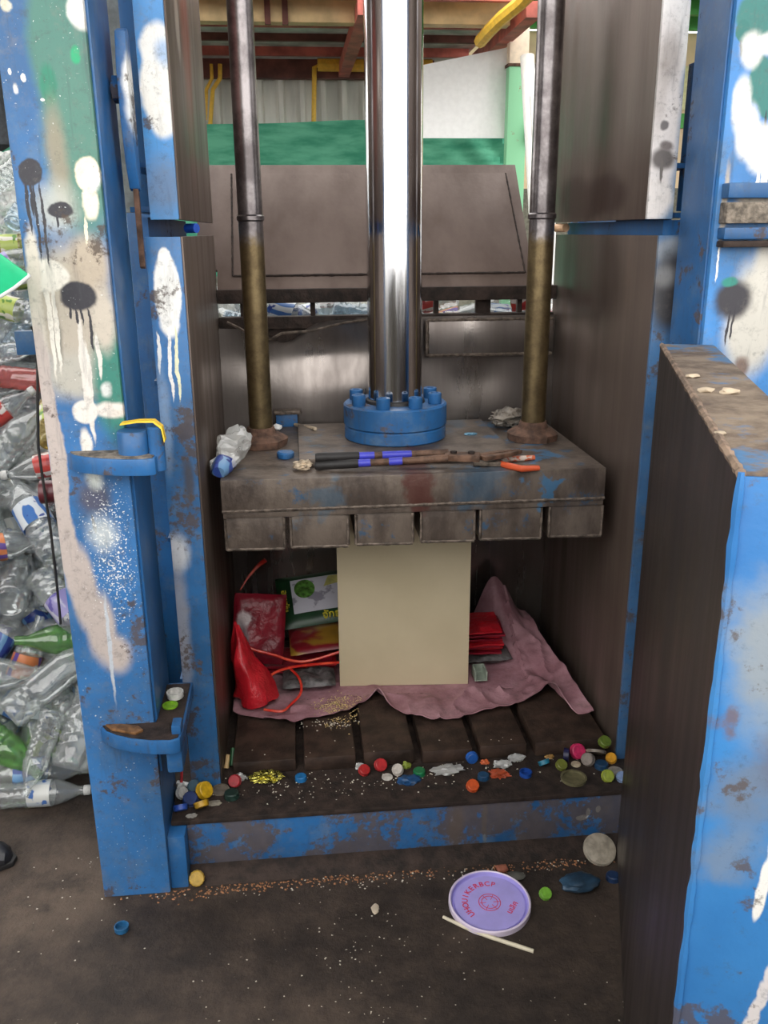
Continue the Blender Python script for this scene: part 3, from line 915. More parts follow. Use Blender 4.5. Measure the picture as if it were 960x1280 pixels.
hose = [P(600, 52, y=6.9), P(612, 38, y=6.7), P(628, 22, y=6.5), P(650, 4, y=6.3), P(668, -14, y=6.1)]
pipe('yellow_hose', hose, 0.045, pipe_y, 'yellow hose slung along the lean-to roof edge', 'hose')

tarp = NT('green_shade_cloth', 0.7)
tarp.color(tarp.mix(tarp.ramp(tarp.noise(3, 5, stretch=(1, 1, 4)), 0.3, 0.7), lin(52, 146, 114), lin(104, 190, 154)))
def tarp_fn(u_, v_):
    x = -4.0 + 6.05 * u_
    z = 1.2 + (2.56 + 0.02 * math.sin(x * 2)) * v_ - 1.2 * v_
    k = max(0.0, (x - 1.2) / 0.85)
    f_ = 0.05 * k * math.sin((x * 0.9 + (z - 1.2) * 0.8) * 22)
    return (x, 8.85 + 0.03 * math.sin(x * 5 + z * 3) + f_, z)
tag(MB().grid(tarp_fn, 160, 24, 0.004).build('green_tarp', tarp.mat, smooth=True), 'green shade-cloth tarpaulin hung along the back wall', 'tarpaulin')
wt = simple('white_tarp_sheet', (248, 248, 246), 0.6, 0, 0.02)
wt_t = wt.node_tree
def wtarp(u_, v_):
    x = 0.85 + 0.92 * u_
    top = 2.78 + 0.18 * u_
    z = 2.3 + (top - 2.3) * v_
    k = max(0, u_ - 0.8)
    return (x, 7.475 + 0.12 * k * (1 + math.sin(z * 9 + u_ * 10)), z)
tag(MB().grid(wtarp, 40, 24, 0.004).build('white_tarp', wt, smooth=True), 'bright white sheet with slanting top beside the green post', 'tarpaulin')
gp = NT('pale_green_post_paint', 0.5)
gp.color(gp.mix(gp.ramp(gp.noise(8, 6, 0.7), 0.62, 0.68), lin(138, 206, 158), lin(150, 110, 80)))
post = thing('green_post', 'pale green square post at the corner of the lean-to', 'post', (1.78, 7.4, 0))
MB().box(1.72, 1.87, 7.35, 7.45, 0, 2.80).build('shaft', gp.mat, post, 0.005)
MB().box(1.72, 1.87, 7.35, 7.45, 2.82, 3.16).build('capital', simple('cream_post_head', (244, 226, 200), 0.6, 0, 0.05), post, 0.005)
MB().box(1.71, 1.88, 7.34, 7.46, 2.80, 2.82).build('weld_band', MAT['rust'], post)

# far shed with a green steel roof, cream wall and window
shed = thing('far_shed', 'distant cream-walled shed with green steel roof', 'building', (5, 14, 0))
cw = simple('cream_wall_paint', (240, 214, 174), 0.8, 0, 0.06, 2)
MB().box(2.2, 12.0, 14.0, 14.2, 2.2, 4.35).build('wall', cw, shed)
MB().box(2.2, 12.0, 13.98, 14.2, 0.0, 2.2).build('grey_wall', simple('grey_blockwork', (120, 118, 104), 0.8), shed)
w_ = P(676, 99, y=13.97)
MB().box(w_.x - 0.10, w_.x + 0.30, 13.95, 14.0, w_.z - 0.2, w_.z + 0.2).build('window', simple('dark_window_glass', (60, 56, 58), 0.2), shed, 0.005)
gs = simple('pale_green_roof_sheet', (150, 150, 130), 0.6, 0, 0.15, 4)
def rf(u_, v_):
    x = 1.9 + 11 * u_
    y = 6.0 + 8.4 * v_
    return (x, y, 4.55 - (y - 14) * 0.03 + 0.03 * math.sin(x * 2 * PI / 0.35))
MB().grid(rf, 190, 1, 0.01).build('roof_sheet', gs, shed)
gr = simple('green_purlin_paint', (84, 176, 84), 0.55, 0, 0.12, 5)
for k in range(10):
    y = 6.4 + k * 0.8
    MB().box(1.9, 12.9, y, y + 0.10, 4.30 - (y - 14) * 0.03, 4.50 - (y - 14) * 0.03).build('purlin', gr, shed)
for k in range(4):
    x = 5.3 + k * 1.9
    MB().tube([(x, 9.5, 4.3), (x - 0.7, 9.5, 3.4)], 0.03, 6).build('brace', gr, shed)
    MB().tube([(x + 0.1, 9.4, 4.4), (x + 0.5, 9.4, 3.7)], 0.03, 6).build('brace', simple('grey_brace_steel', (130, 126, 116), 0.6), shed)
MB().box(4.8, 12.0, 13.9, 13.97, 3.05, 3.25).build('purlin', gr, shed)
MB().box(4.8, 12.0, 13.94, 13.97, 3.3, 3.9).build('roof_light', simple('pale_translucent_sheet', (226, 226, 170), 0.5, 0, 0.08), shed)

# white pipes leaning beside the green post
pw = simple('white_pvc', (244, 242, 236), 0.4, 0, 0.03)
for k, (a, b, r, lb) in enumerate((((659, 70), (673, 330), 0.05, 'white plastic pipe leaning closest to the pale green post'), ((670, 120), (683, 330), 0.045, 'white plastic pipe leaning between two others by the green post'), ((681, 110), (690, 340), 0.035, 'white plastic pipe leaning farthest from the green post'))):
    A, B = P(*a, y=6.8 - 0.35 * k), P(*b, y=6.5 - 0.35 * k)
    d = (B - A)
    B = A + d * (A.z / (A.z - B.z)) if B.z < A.z else B
    tag(MB().tube([A, (A + B) / 2, B], r, 12).build('leaning_pipe', pw, smooth=True), lb, 'pipe', 'white pipes by the green post')
p = P(652, 164, y=7.2)
tag(MB().blob((1.895, 7.33, p.z), (0.04, 0.05, 0.09), 0.25, 2, 2, 3).build('green_bag', simple('green_plastic_bag', (40, 160, 124), 0.4), smooth=True), 'small green plastic bag hanging on the pale green post', 'bag')

# ------------------------------------------------------------------ heap of bottles
def slope_z(y):
    return min(max((y - 2.33) * 1.25, 0.0), 1.72)
def heap(u_, v_):
    x = -2.3 + 3.4 * u_
    y = 2.36 + 2.4 * v_
    n_ = mnoise.noise((x * 7, y * 7, 0))
    if x > -0.40:
        z = 1.17 + 0.02 * n_ if y > 3.09 else -0.02
    elif x > -0.56 and y < 3.12:
        z = -0.02
    else:
        z = slope_z(y) - 0.40 + 0.03 * n_               # litter fill below the loose layer of bottles
    return (x, y, max(z, -0.02))
hc = MB().grid(heap, 90, 70).build('heap_core', simple('mixed_litter', (112, 108, 104), 0.5, 0, 0.45, 22, 0.6), smooth=True)
hc['kind'] = 'stuff'
tag(hc, 'dense litter of crushed plastic filling the heap under the loose bottles', 'litter')


def bottle_profile(R, L, style):
    """(r, z) from base to mouth."""
    p = [(0.0, R * 0.25), (R * 0.55, 0.02 * L), (R * 0.80, 0.0), (R * 0.97, 0.025 * L), (R, 0.06 * L)]
    n_ = 14
    for i in range(n_ + 1):
        t = i / n_
        z = (0.08 + 0.52 * t) * L
        rr = R * (0.955 + 0.045 * math.cos(i * PI))           # ribs
        if style == 'waist':
            rr *= 1 - 0.20 * math.exp(-((t - 0.62) / 0.14) ** 2)
        elif style == 'label':
            rr = R * (0.985 if 0.45 < t < 0.95 else 0.955 + 0.045 * math.cos(i * PI))
        p.append((rr, z))
    for t in (0.0, 0.25, 0.5, 0.75, 1.0):
        p.append((R * (0.98 - 0.66 * t ** 1.3), (0.63 + 0.25 * t) * L))
    nr = R * 0.31
    p += [(nr, 0.90 * L), (nr * 1.25, 0.905 * L), (nr * 1.25, 0.915 * L), (nr, 0.92 * L), (nr, 0.985 * L), (nr * 0.9, 1.0 * L)]
    return p


def shaped(mb, R, L, style, crush, seed):
    def wob(a, z):
        if not crush:
            return 1.0
        return 1 + crush * mnoise.noise((math.cos(a) * 1.7 + seed, math.sin(a) * 1.7, z / L * 5 + seed * 3))
    mb.lathe(bottle_profile(R, L, style), (0, 0, 0), 22, wob)
    return mb


LABELS = {}
def label_mat(kind):
    if kind in LABELS:
        return LABELS[kind]
    a, b, c_ = {'blue': ((226, 232, 238), (52, 110, 190), (30, 60, 150)), 'white': ((232, 232, 226), (206, 214, 220), (60, 110, 190)),
                'green': ((186, 204, 90), (236, 230, 214), (90, 140, 50)), 'orange': ((228, 128, 70), (92, 60, 150), (236, 214, 180)),
                'red': ((206, 60, 52), (232, 222, 214), (170, 30, 36)), 'purple': ((150, 140, 200), (206, 204, 222), (96, 84, 170)),
                'navy': ((40, 70, 160), (110, 160, 210), (30, 40, 130))}[kind]
    a, b, c_ = [tuple(q * 0.8 + 18 for q in w) for w in (a, b, c_)]
    m = NT(kind + '_printed_label', 0.35)
    wv = m.n('ShaderNodeTexWave')
    wv.inputs['Scale'].default_value = 9
    wv.inputs['Distortion'].default_value = 5
    m.put(wv.inputs['Vector'], m.P)
    col = m.mix(m.ramp(wv.outputs['Fac'], 0.5, 0.62), lin(*a), lin(*b))
    col = m.mix(m.ramp(m.noise(30, 2), 0.6, 0.64), col, lin(*c_))
    m.color(col)
    LABELS[kind] = m.mat
    return m.mat
CAPM = {}
def cap_mat(c_):
    if c_ not in CAPM:
        CAPM[c_] = simple('cap_plastic', tuple(int(q * 0.86) for q in c_), 0.45, 0, 0.16, 60)
    return CAPM[c_]


def make_bottle(R, L, style, mat, crush, seed, lab=None, cap=None):
    root = thing('plastic_bottle', '', 'bottle')
    shaped(MB(), R, L, style, crush, seed).build('bottle_body', mat, root, smooth=True, local=True)
    if lab:
        m = MB()
        def wob(a, z):
            return 1 + crush * mnoise.noise((math.cos(a) * 1.7 + seed, math.sin(a) * 1.7, z / L * 5 + seed * 3))
        m.lathe([(R * 1.012, 0.33 * L), (R * 1.02, 0.36 * L), (R * 1.02, 0.45 * L), (R * 1.02, 0.55 * L), (R * 1.012, 0.58 * L)], (0, 0, 0), 22, wob)
        m.build('paper_label', label_mat(lab), root, smooth=True, local=True)
    if cap:
        m = MB()
        cr = R * 0.31 * 1.22
        m.lathe([(cr, 0.93 * L), (cr * 1.03, 0.935 * L), (cr * 1.03, 0.99 * L), (cr * 0.9, 1.01 * L), (0, 1.01 * L)], (0, 0, 0), 18, lambda a, z: 1 + 0.02 * math.cos(a * 18 * 0.5))
        m.build('screw_cap', cap_mat(cap), root, smooth=True, local=True)
    return root


GRN, BLU, RED_, WHT, YEL = (30, 140, 84), (40, 110, 200), (206, 50, 48), (228, 228, 224), (232, 190, 50)
KINDS = {   # key: (R, L, style, material, crush, label colour, cap, words)
    'large_blue': (0.044, 0.30, 'waist', 'pet', 0.05, 'blue', None, 'large clear waisted bottle with a white and blue label'),
    'large_plain': (0.045, 0.31, 'ribs', 'pet', 0.06, None, None, 'large clear ribbed bottle without cap or label'),
    'large_green_cap': (0.043, 0.29, 'label', 'pet', 0.05, None, GRN, 'large clear bottle with a green cap and no label'),
    'green_label': (0.036, 0.24, 'label', 'pet', 0.05, 'green', GRN, 'clear bottle with green cap and yellow-green label'),
    'small_plain': (0.032, 0.21, 'ribs', 'pet', 0.10, None, None, 'small clear crumpled bottle without cap'),
    'small_blue_cap': (0.032, 0.21, 'waist', 'pet_blue', 0.08, None, BLU, 'small bluish bottle with a blue cap'),
    'small_white_cap': (0.032, 0.22, 'label', 'pet', 0.06, 'white', WHT, 'small clear bottle with white cap and pale label'),
    'orange_label': (0.038, 0.25, 'waist', 'pet', 0.06, 'orange', None, 'clear bottle with an orange and purple label'),
    'purple_label': (0.040, 0.26, 'label', 'pet', 0.07, 'purple', None, 'clear bottle with a faded purple label'),
    'green_body': (0.040, 0.27, 'ribs', 'pet_green', 0.05, None, None, 'green-tinted ribbed bottle'),
    'red_body': (0.034, 0.20, 'label', 'pet_red', 0.06, None, RED_, 'pinkish-red bottle with red cap'),
    'gold_body': (0.040, 0.20, 'label', 'pet_gold', 0.05, 'green', None, 'amber bottle with a green and yellow label'),
    'red_label': (0.034, 0.22, 'label', 'pet', 0.06, 'red', WHT, 'clear bottle with a red and white label'),
    'navy_label': (0.036, 0.25, 'ribs', 'pet', 0.12, 'navy', None, 'crumpled clear bottle with a dark blue label'),
}
PROTO = {}
BOT = []
BODIES = []                                             # loose things of the heap, settled together below
def place_bottle(kind, pos, direction, where, group, roll=0.0, scale=1.0, label=None, inv_mass=1.0, zone='heap'):
    R, L, st, mt, cr, lab, cap, words = KINDS[kind]
    if kind not in PROTO:
        PROTO[kind] = make_bottle(R, L, st, MAT[mt], cr, len(PROTO) * 3.7, lab, cap)
        o = PROTO[kind]
    else:
        o = copy_tree(PROTO[kind])
    scale *= 1.18
    d = Vector(direction).normalized()
    pos = Vector(pos)
    R, L = R * scale, L * scale
    rb_ = R * (1.03 + 0.45 * cr)
    n_ = 6
    sph = [((0.5 * R + (0.62 * L - 0.5 * R) * i / (n_ - 1)) / L, rb_) for i in range(n_)] + [(0.74, 0.74 * R), (0.84, 0.5 * R), (0.965, 0.42 * R)]
    BODIES.append(dict(o=o, A=pos - d * L / 2, B=pos + d * L / 2, L=L, sph=sph, w=inv_mass, zone=zone, roll=roll, scale=scale, label=label, words=words, where=where, group=group))
    BOT.append(pos)


def settle(bodies, iters=260):
    """Push the bodies (rows of spheres on a rod) apart until none pass through each other, inside the heap's bounds."""
    n = len(bodies)
    A = np.array([b['A'][:] for b in bodies])
    B = np.array([b['B'][:] for b in bodies])
    L = np.array([b['L'] for b in bodies])
    W = np.array([b['w'] for b in bodies])
    U = np.array([[q[0] for q in b['sph']] for b in bodies])
    Rr = np.array([[q[1] for q in b['sph']] for b in bodies])
    hz = np.array([b['zone'] == 'heap' for b in bodies])
    nn = np.array(SN[:])
    p0 = np.array([0, 2.33, 0])
    ii = jj = None
    for it in range(iters):
        S = A[:, None, :] * (1 - U[..., None]) + B[:, None, :] * U[..., None]
        if it % 8 == 0:
            C = (A + B) / 2
            D = np.linalg.norm(C[:, None] - C[None], axis=2)
            m = np.triu(D < (L[:, None] + L[None]) / 2 + 0.24, 1)
            ii, jj = np.nonzero(m)
        dA, dB, cnt = np.zeros_like(A), np.zeros_like(B), np.zeros(n)

        def push(idx, k, vec):
            u = U[idx, k]
            g = (1 - u) ** 2 + u ** 2
            np.add.at(dA, idx, vec * ((1 - u) / g)[:, None])
            np.add.at(dB, idx, vec * (u / g)[:, None])
            np.add.at(cnt, idx, 1)
        df = S[ii][:, :, None, :] - S[jj][:, None, :, :]
        ds = np.linalg.norm(df, axis=3)
        pen = Rr[ii][:, :, None] + Rr[jj][:, None, :] - ds
        fl_ = pen.reshape(len(ii), -1)
        best = fl_.argmax(1)
        pv_ = fl_[np.arange(len(ii)), best]
        hit = pv_ > 0
        if hit.any():
            h = np.nonzero(hit)[0]
            ka, kb = np.divmod(best[h], U.shape[1])
            v = df[h, ka, kb]
            ln = np.maximum(np.linalg.norm(v, axis=1, keepdims=True), 1e-6)
            v = v / ln * pv_[h][:, None]
            wa, wb = W[ii[h]], W[jj[h]]
            push(ii[h], ka, v * (wa / (wa + wb))[:, None])
            push(jj[h], kb, -v * (wb / (wa + wb))[:, None])
        sc = 1.0 / np.maximum(cnt, 1) ** 0.6
        A += dA * sc[:, None]
        B += dB * sc[:, None]
        # bounds: every sphere above ground and litter fill, clear of the press
        for _ in range(2):
            S = A[:, None, :] * (1 - U[..., None]) + B[:, None, :] * U[..., None]
            T = S.copy()
            lift = (S - p0) @ nn
            lo_ = -0.235 + Rr
            d_ = np.where(hz[:, None] & (lift < lo_), lo_ - lift, 0)
            d_ -= np.where(hz[:, None] & (lift > 0.10), (lift - 0.10) * 0.25, 0)
            T += d_[..., None] * nn
            h2 = hz[:, None]
            T[..., 0] = np.where(h2, np.minimum(T[..., 0], -0.552 - Rr), np.clip(T[..., 0], -0.33 + Rr, 1.05 - Rr))
            T[..., 0] = np.where(h2, np.maximum(T[..., 0], -1.75), T[..., 0])
            T[..., 1] = np.where(h2, np.maximum(T[..., 1], 2.14 + Rr), np.clip(T[..., 1], 3.03 + Rr, 3.6))
            T[..., 2] = np.where(h2, np.maximum(T[..., 2], Rr), np.clip(T[..., 2], 1.185 + Rr, 1.47))
            E_ = T - S
            mag = np.linalg.norm(E_, axis=2)
            k = mag.argmax(1)
            r_ = np.arange(n)
            u = U[r_, k]
            g = (1 - u) ** 2 + u ** 2
            A += E_[r_, k] * ((1 - u) / g)[:, None]
            B += E_[r_, k] * (u / g)[:, None]
            mid, d_ = (A + B) / 2, B - A
            d_ /= np.maximum(np.linalg.norm(d_, axis=1, keepdims=True), 1e-9)
            A, B = mid - d_ * (L / 2)[:, None], mid + d_ * (L / 2)[:, None]
    for b, a_, e_ in zip(bodies, A, B):
        b['A'], b['B'] = Vector(a_), Vector(e_)


SL = Vector((0, 1, 1.25)).normalized()                  # up the heap
SN = Vector((0, -1.25, 1)).normalized()                 # out of the heap
def on_slope(px, py, lift):
    d = ROT @ Vector(((px - 480) / FPX, (py - 640) / FPX, 1.0))
    # plane z = (y - 2.33) * 1.25, lifted along its normal
    p0 = Vector((0, 2.33, 0)) + SN * lift
    t = (p0 - CAM).dot(SN) / d.dot(SN)
    return CAM + d * t
HEAP = 'loose bottles on the heap beside the left post'
heroes = [
    ('large_blue', 36, 655, 118, 0.05), ('large_plain', 26, 562, 55, 0.04), ('purple_label', 66, 775, -45, 0.07), ('large_green_cap', 82, 838, 42, 0.06), ('orange_label', 34, 832, 88, 0.035),
    ('large_plain', 14, 872, -8, 0.05), ('small_plain', 50, 925, -82, 0.075), ('large_plain', 74, 940, -55, 0.03), ('green_body', 14, 935, -35, 0.04), ('large_plain', 98, 888, 75, 0.03),
    ('green_label', 74, 735, 100, 0.045), ('navy_label', 12, 745, 60, 0.04), ('gold_body', 60, 520, 100, 0.05), ('red_body', 38, 478, -10, 0.05), ('small_white_cap', 52, 430, 120, 0.06),
    ('small_blue_cap', 28, 408, 65, 0.05), ('red_label', 48, 590, 200, 0.06), ('large_plain', 62, 700, 70, 0.02), ('small_plain', 10, 445, 10, 0.06), ('green_label', 20, 395, 160, 0.06), ('purple_label', 12, 330, 40, 0.05),
    ('small_blue_cap', 30, 270, 80, 0.06), ('gold_body', 16, 310, 10, 0.05), ('large_green_cap', 64, 615, 60, 0.03), ('navy_label', 15, 800, 75, 0.03), ('red_label', 8, 520, 40, 0.05), ('orange_label', 10, 690, 20, 0.04)]
for kind, px, py, ang, lift in heroes:
    a = math.radians(ang)
    d = Vector((1, 0, 0)) * math.cos(a) + SL * math.sin(a) + SN * random.uniform(-0.12, 0.12)
    place_bottle(kind, on_slope(px, py, lift), d, 'TIER the bottle heap', HEAP, random.uniform(0, 6), inv_mass=0.12)
# the bottle whose round base faces out, and the two lying at the foot of the heap
place_bottle('large_plain', on_slope(30, 725, 0.02), (-0.15, 0.9, 0.1), '', HEAP, label='clear bottle on the heap with its round base pointing outward', inv_mass=0.12)
place_bottle('navy_label', P(58, 975, z=0.037), (1, 0.06, 0.0), '', HEAP, 0.7, 1.08, label='crushed clear bottle with navy printed label lying on the ground against the left post', inv_mass=0.12)
place_bottle('small_plain', P(103, 925, z=0.10), (0.1, -0.8, -0.5), '', HEAP, 0.7, 1.0, label='small clear bottle tucked behind the left post with mouth pointing out', inv_mass=0.3)
rk = list(KINDS)
wts = [1.5, 7, 2, 1, 8, 3, 2, 0.5, 1, 1, 0.5, 0.5, 0.7, 0.7]
ry = 0
for i in range(23):
    for j in range(8):
        s_ = 0.03 + i * 0.098
        x = -1.32 + j * 0.105 + random.uniform(-0.03, 0.03)
        x += 0.28 * (x + 0.63)                                    # spread outwards along the heap
        q = Vector((x, 2.33, 0)) + SL * s_ + SN * random.uniform(-0.17, 0.03)
        if x > -0.63:
            x = q.x = -0.66
        if q.z < -0.2 or any((q - h).length < 0.07 for h in BOT):
            continue
        k = random.choices(rk, wts)[0]
        a = random.uniform(0, 2 * PI)
        d = Vector((1, 0, 0)) * math.cos(a) + SL * math.sin(a) + SN * random.uniform(-0.15, 0.15)
        place_bottle(k, q, d, 'TIER the bottle heap', HEAP, random.uniform(0, 6))
# bottles seen through the slot under the hopper flap
BEH = 'bottles behind the chamber seen through the slot'
for i in range(17):
    k = random.choice(['large_plain', 'small_plain', 'red_label', 'large_blue', 'small_white_cap', 'orange_label', 'purple_label', 'small_blue_cap'])
    x = -0.26 + i * 0.075
    a = random.uniform(-0.6, 0.6) + (PI if random.random() < 0.5 else 0)
    place_bottle(k, (x, 3.12 + random.uniform(0, 0.34), 1.28 + random.uniform(-0.01, 0.05)), (math.cos(a), 0.5 * math.sin(a), 0.3 * math.sin(a * 2)), 'behind the chamber back plate', BEH, random.uniform(0, 6), zone='behind')

# crumpled clear bags high on the heap
for k, (px, py, r, lb) in enumerate(((14, 275, 0.11, 'crumpled milky film bag near the top of the bottle heap'), (10, 235, 0.12, 'crumpled milky film bag crowning the bottle heap'), (52, 545, 0.075, 'crumpled clear film sleeve against the left post'), (88, 500, 0.07, 'crumpled clear bag squeezed behind the left post'))):
    p = on_slope(px, py, 0.02)
    BODIES.append(dict(o=None, A=p - Vector((0.0005, 0, 0)), B=p + Vector((0.0005, 0, 0)), L=0.001, sph=[(0.5, r * 0.86)] * 9, w=0.4, zone='heap', r=r, k=k, label=lb))
settle(BODIES)
for b in BODIES:
    mid = (b['A'] + b['B']) / 2
    if b['o'] is None:
        r, k = b['r'], b['k']
        tag(MB().blob(mid, (r * 0.86, r * 0.8, r * 0.8), 0.3, 3.2, 4, k + 2).build('film_bag', MAT['film'], smooth=False), b['label'], 'bag')
        continue
    o = b['o']
    q = (b['B'] - b['A']).normalized().to_track_quat('Z', 'Y') @ Matrix.Rotation(b['roll'], 3, 'Z').to_quaternion()
    o.rotation_mode = 'QUATERNION'
    o.rotation_quaternion = q
    o.scale = (b['scale'],) * 3
    o.location = b['A']
    tier = 'low on' if mid.z < 0.5 else ('midway up' if mid.z < 1.05 else 'high on')
    tag(o, b['label'] or (b['words'] + ' ' + b['where'].replace('TIER', tier)), 'bottle', b['group'])

# bits hanging on the outside of the left post
MB().box(-0.588, -0.532, 1.955, 1.975, 1.355, 1.405).build('side_tab', MAT['blue_dark'], press, 0.002)
cb = tag(MB().tube([P(40, 408, y=1.952), P(44, 418, y=1.952), P(47, 440, y=1.952), P(47, 500, y=1.952), P(48, 560, y=1.952), P(55, 610, y=1.958), P(63, 660, y=1.958), P(70, 720, y=1.96), P(76, 780, y=1.96)], 0.0035, 6).build('hanging_cable', MAT['black'], smooth=True), 'thin black cable hanging down the outer side of the left post', 'cable')
mr = simple('maroon_plastic', (84, 34, 40), 0.35)
p = P(52, 615, y=1.99)
MB().tube([(-0.532, 1.99, p.z), (-0.585, 1.99, p.z)], [0.026, 0.027], 18).build('maroon_knob', mr, press, smooth=True)

# ------------------------------------------------------------------ beige box standing under the platen
bx = NT('matt_beige_card', 0.75)
bx.color(bx.mix(bx.ramp(bx.noise(4, 4), 0.3, 0.7), lin(196, 182, 150), lin(206, 192, 160)))
A, B = P(425, 858, z=0.225), P(585, 855, z=0.225)
d = (B - A)
ang = math.atan2(d.y, d.x)
BM = Matrix.Translation(A) @ Matrix.Rotation(ang, 4, 'Z')
box = thing('beige_box', 'plain beige upright box standing on the pink sheet under the platen', 'box', A)
MB(BM).box(0, d.length, 0, 0.085, 0.0, 0.576).build('box_body', bx.mat, box, 0.002)
MB(BM).box(0.004, d.length - 0.004, 0.004, 0.081, 0.576, 0.579).build('lid_flap', bx.mat, box, 0.001)

# ------------------------------------------------------------------ pink woven sheet
front = [(281, 884), (300, 893), (330, 898), (368, 904), (400, 899), (430, 893), (450, 882), (470, 876), (487, 884), (510, 897), (540, 902), (572, 899), (600, 893), (630, 888), (655, 880), (680, 872), (700, 880), (722, 894), (742, 893)]
fp = [P(a, b, z=0.222) for a, b in front]
def front_edge(u_):
    t = u_ * (len(fp) - 1)
    i = min(int(t), len(fp) - 2)
    return fp[i].lerp(fp[i + 1], t - i)
def sheet_fn(u_, v_):
    e = front_edge(u_)
    xe = max(XL + 0.012, min(XR - 0.012, e.x))
    y = e.y + (2.80 - e.y) * v_
    bx_ = XL + 0.02 + (XR - XL - 0.10) * u_
    x = xe * (1 - v_) + bx_ * v_
    up = 0.23 * math.exp(-((u_ - 0.88) / 0.075) ** 2) * v_ ** 4 + 0.10 * max(0, (u_ - 0.90) / 0.1) * v_ * (1 - 0.5 * v_)
    up += 0.012 * math.exp(-((u_ - 0.04) / 0.06) ** 2) * v_
    wr = 0.010 * (mnoise.noise((x * 9, y * 9, 0)) + 1) + 0.016 * (1 - abs(mnoise.noise((x * 13 + 3, y * 11, 4)))) ** 4 + 0.005 * (mnoise.noise((x * 34, y * 34, 4)) + 1)
    # pressed flat under the box, bags and packets
    if x < 0.70 and (y > 2.42 or (x < -0.06 and y > 2.34)):
        wr *= 0.2
    curl = 0.035 * math.exp(-((u_ - 0.40) / 0.03) ** 2) * (1 - v_) ** 6 + 0.05 * math.exp(-((u_ - 0.86) / 0.04) ** 2) * (1 - v_) ** 4
    return (x, y, 0.2205 + wr * (0.6 + 0.4 * v_) + up + curl)
ps = NT('dirty_pink_woven_plastic', 0.6)
c1 = ps.mix(ps.ramp(ps.noise(9, 7, 0.7), 0.35, 0.7), lin(140, 98, 106), lin(176, 134, 142))
c1 = ps.mix(ps.ramp(ps.noise(4, 6, 0.7), 0.52, 0.7, 0, 0.7), c1, lin(72, 63, 58))
ps.color(c1)
ps.bump(ps.noise(60, 5), 0.3, 0.006)
pso = tag(MB().grid(sheet_fn, 150, 80, 0.003).build('pink_sheet', ps.mat, smooth=True), 'dirty pink woven plastic sheet spread over the chamber floor', 'sheet')

# ------------------------------------------------------------------ bags and packets inside the chamber
rb = NT('glossy_red_plastic', 0.3)
rb.color(rb.mix(rb.ramp(rb.noise(8, 4), 0.35, 0.65), lin(160, 20, 32), lin(206, 36, 48)))
rb.bump(rb.noise(25, 5), 0.5, 0.02)
def crumple_loft(mb, rings, n=28, amp=0.02, seed=0):
    """rings: (cx, cy, z, rx, ry)"""
    R_ = []
    for cx, cy, z, rx, ry_ in rings:
        ring = []
        for i in range(n):
            a = 2 * PI * i / n
            k = 1 + amp * 8 * mnoise.noise((math.cos(a) * 1.6, math.sin(a) * 1.6, z * 9 + seed))
            ring.append(mb.v((cx + rx * k * math.cos(a), cy + ry_ * k * math.sin(a), z + amp * 0.4 * mnoise.noise((a, z * 12, seed)))))
        R_.append(ring)
    for A_, B_ in zip(R_, R_[1:]):
        for i in range(n):
            mb.f([A_[i], A_[(i + 1) % n], B_[(i + 1) % n], B_[i]])
    mb.f(R_[0][::-1])
    mb.f(R_[-1])
    return mb
b = MB()
crumple_loft(b, [(-0.165, 2.43, 0.236, 0.045, 0.05), (-0.165, 2.43, 0.245, 0.064, 0.07), (-0.170, 2.44, 0.28, 0.062, 0.075), (-0.180, 2.45, 0.32, 0.050, 0.065), (-0.192, 2.46, 0.37, 0.036, 0.05), (-0.202, 2.47, 0.42, 0.022, 0.03), (-0.206, 2.48, 0.462, 0.008, 0.010)], 30, 0.045, 2)
for v in b.bm.verts:
    v.co += Vector((mnoise.noise(v.co * 22), mnoise.noise(v.co * 22 + Vector((5, 0, 0))), 0.3 * mnoise.noise(v.co * 22 + Vector((0, 5, 0))))) * 0.014
tag(b.build('red_bag', rb.mat, smooth=True), 'glossy bright red plastic bag bunched upright at the left chamber wall', 'bag')


def pillow(mb, M_, w_, h_, t_, seed, amp=0.006):
    """A soft packet lying in the local xy plane."""
    n1, n2 = 26, 18
    for s_ in (1, -1):
        def fn(u_, v_, s_=s_):
            e = max(0.0, (1 - (2 * u_ - 1) ** 4) * (1 - (2 * v_ - 1) ** 4)) ** 0.6
            x, y = (u_ - 0.5) * w_, (v_ - 0.5) * h_
            z = s_ * t_ * 0.5 * e + amp * e * mnoise.noise((x * 20 + seed, y * 20, s_)) + 0.4 * amp * mnoise.noise((x * 45, y * 45, seed))
            if e < 1e-6:
                z = 0.4 * amp * mnoise.noise((x * 45, y * 45, seed))
            return M_ @ Vector((x, y, z))
        mb.grid(fn, n1, n2)
    bmesh.ops.remove_doubles(mb.bm, verts=mb.bm.verts, dist=1e-5)
    return mb
def face_frame(c_, right, up):
    r_ = Vector(right).normalized()
    u_ = Vector(up)
    u_ = (u_ - r_ * u_.dot(r_)).normalized()
    n_ = r_.cross(u_)
    return Matrix(((r_.x, u_.x, n_.x, c_[0]), (r_.y, u_.y, n_.y, c_[1]), (r_.z, u_.z, n_.z, c_[2]), (0, 0, 0, 1)))
def local_mat(name, base, rough=0.35):
    m = NT(name, rough)
    return m
rp = NT('red_foil_packet', 0.35)
cr = rp.mix(rp.ramp(rp.noise(10, 4), 0.35, 0.65), lin(108, 16, 32), lin(140, 24, 42))
cr = rp.splat(cr, rp.warp(0.05, 22), (-0.205, 2.6, 0.44), (0.03, 1, 0.03), lin(210, 200, 200), 0.3, 'y', 0.8)
cr = rp.splat(cr, rp.warp(0.03, 12), (-0.195, 2.6, 0.37), (0.016, 1, 0.05), lin(120, 112, 116), 0.4, 'y', 0.8)
rp.color(cr)
rp.bump(rp.noise(25, 5), 0.4, 0.02)
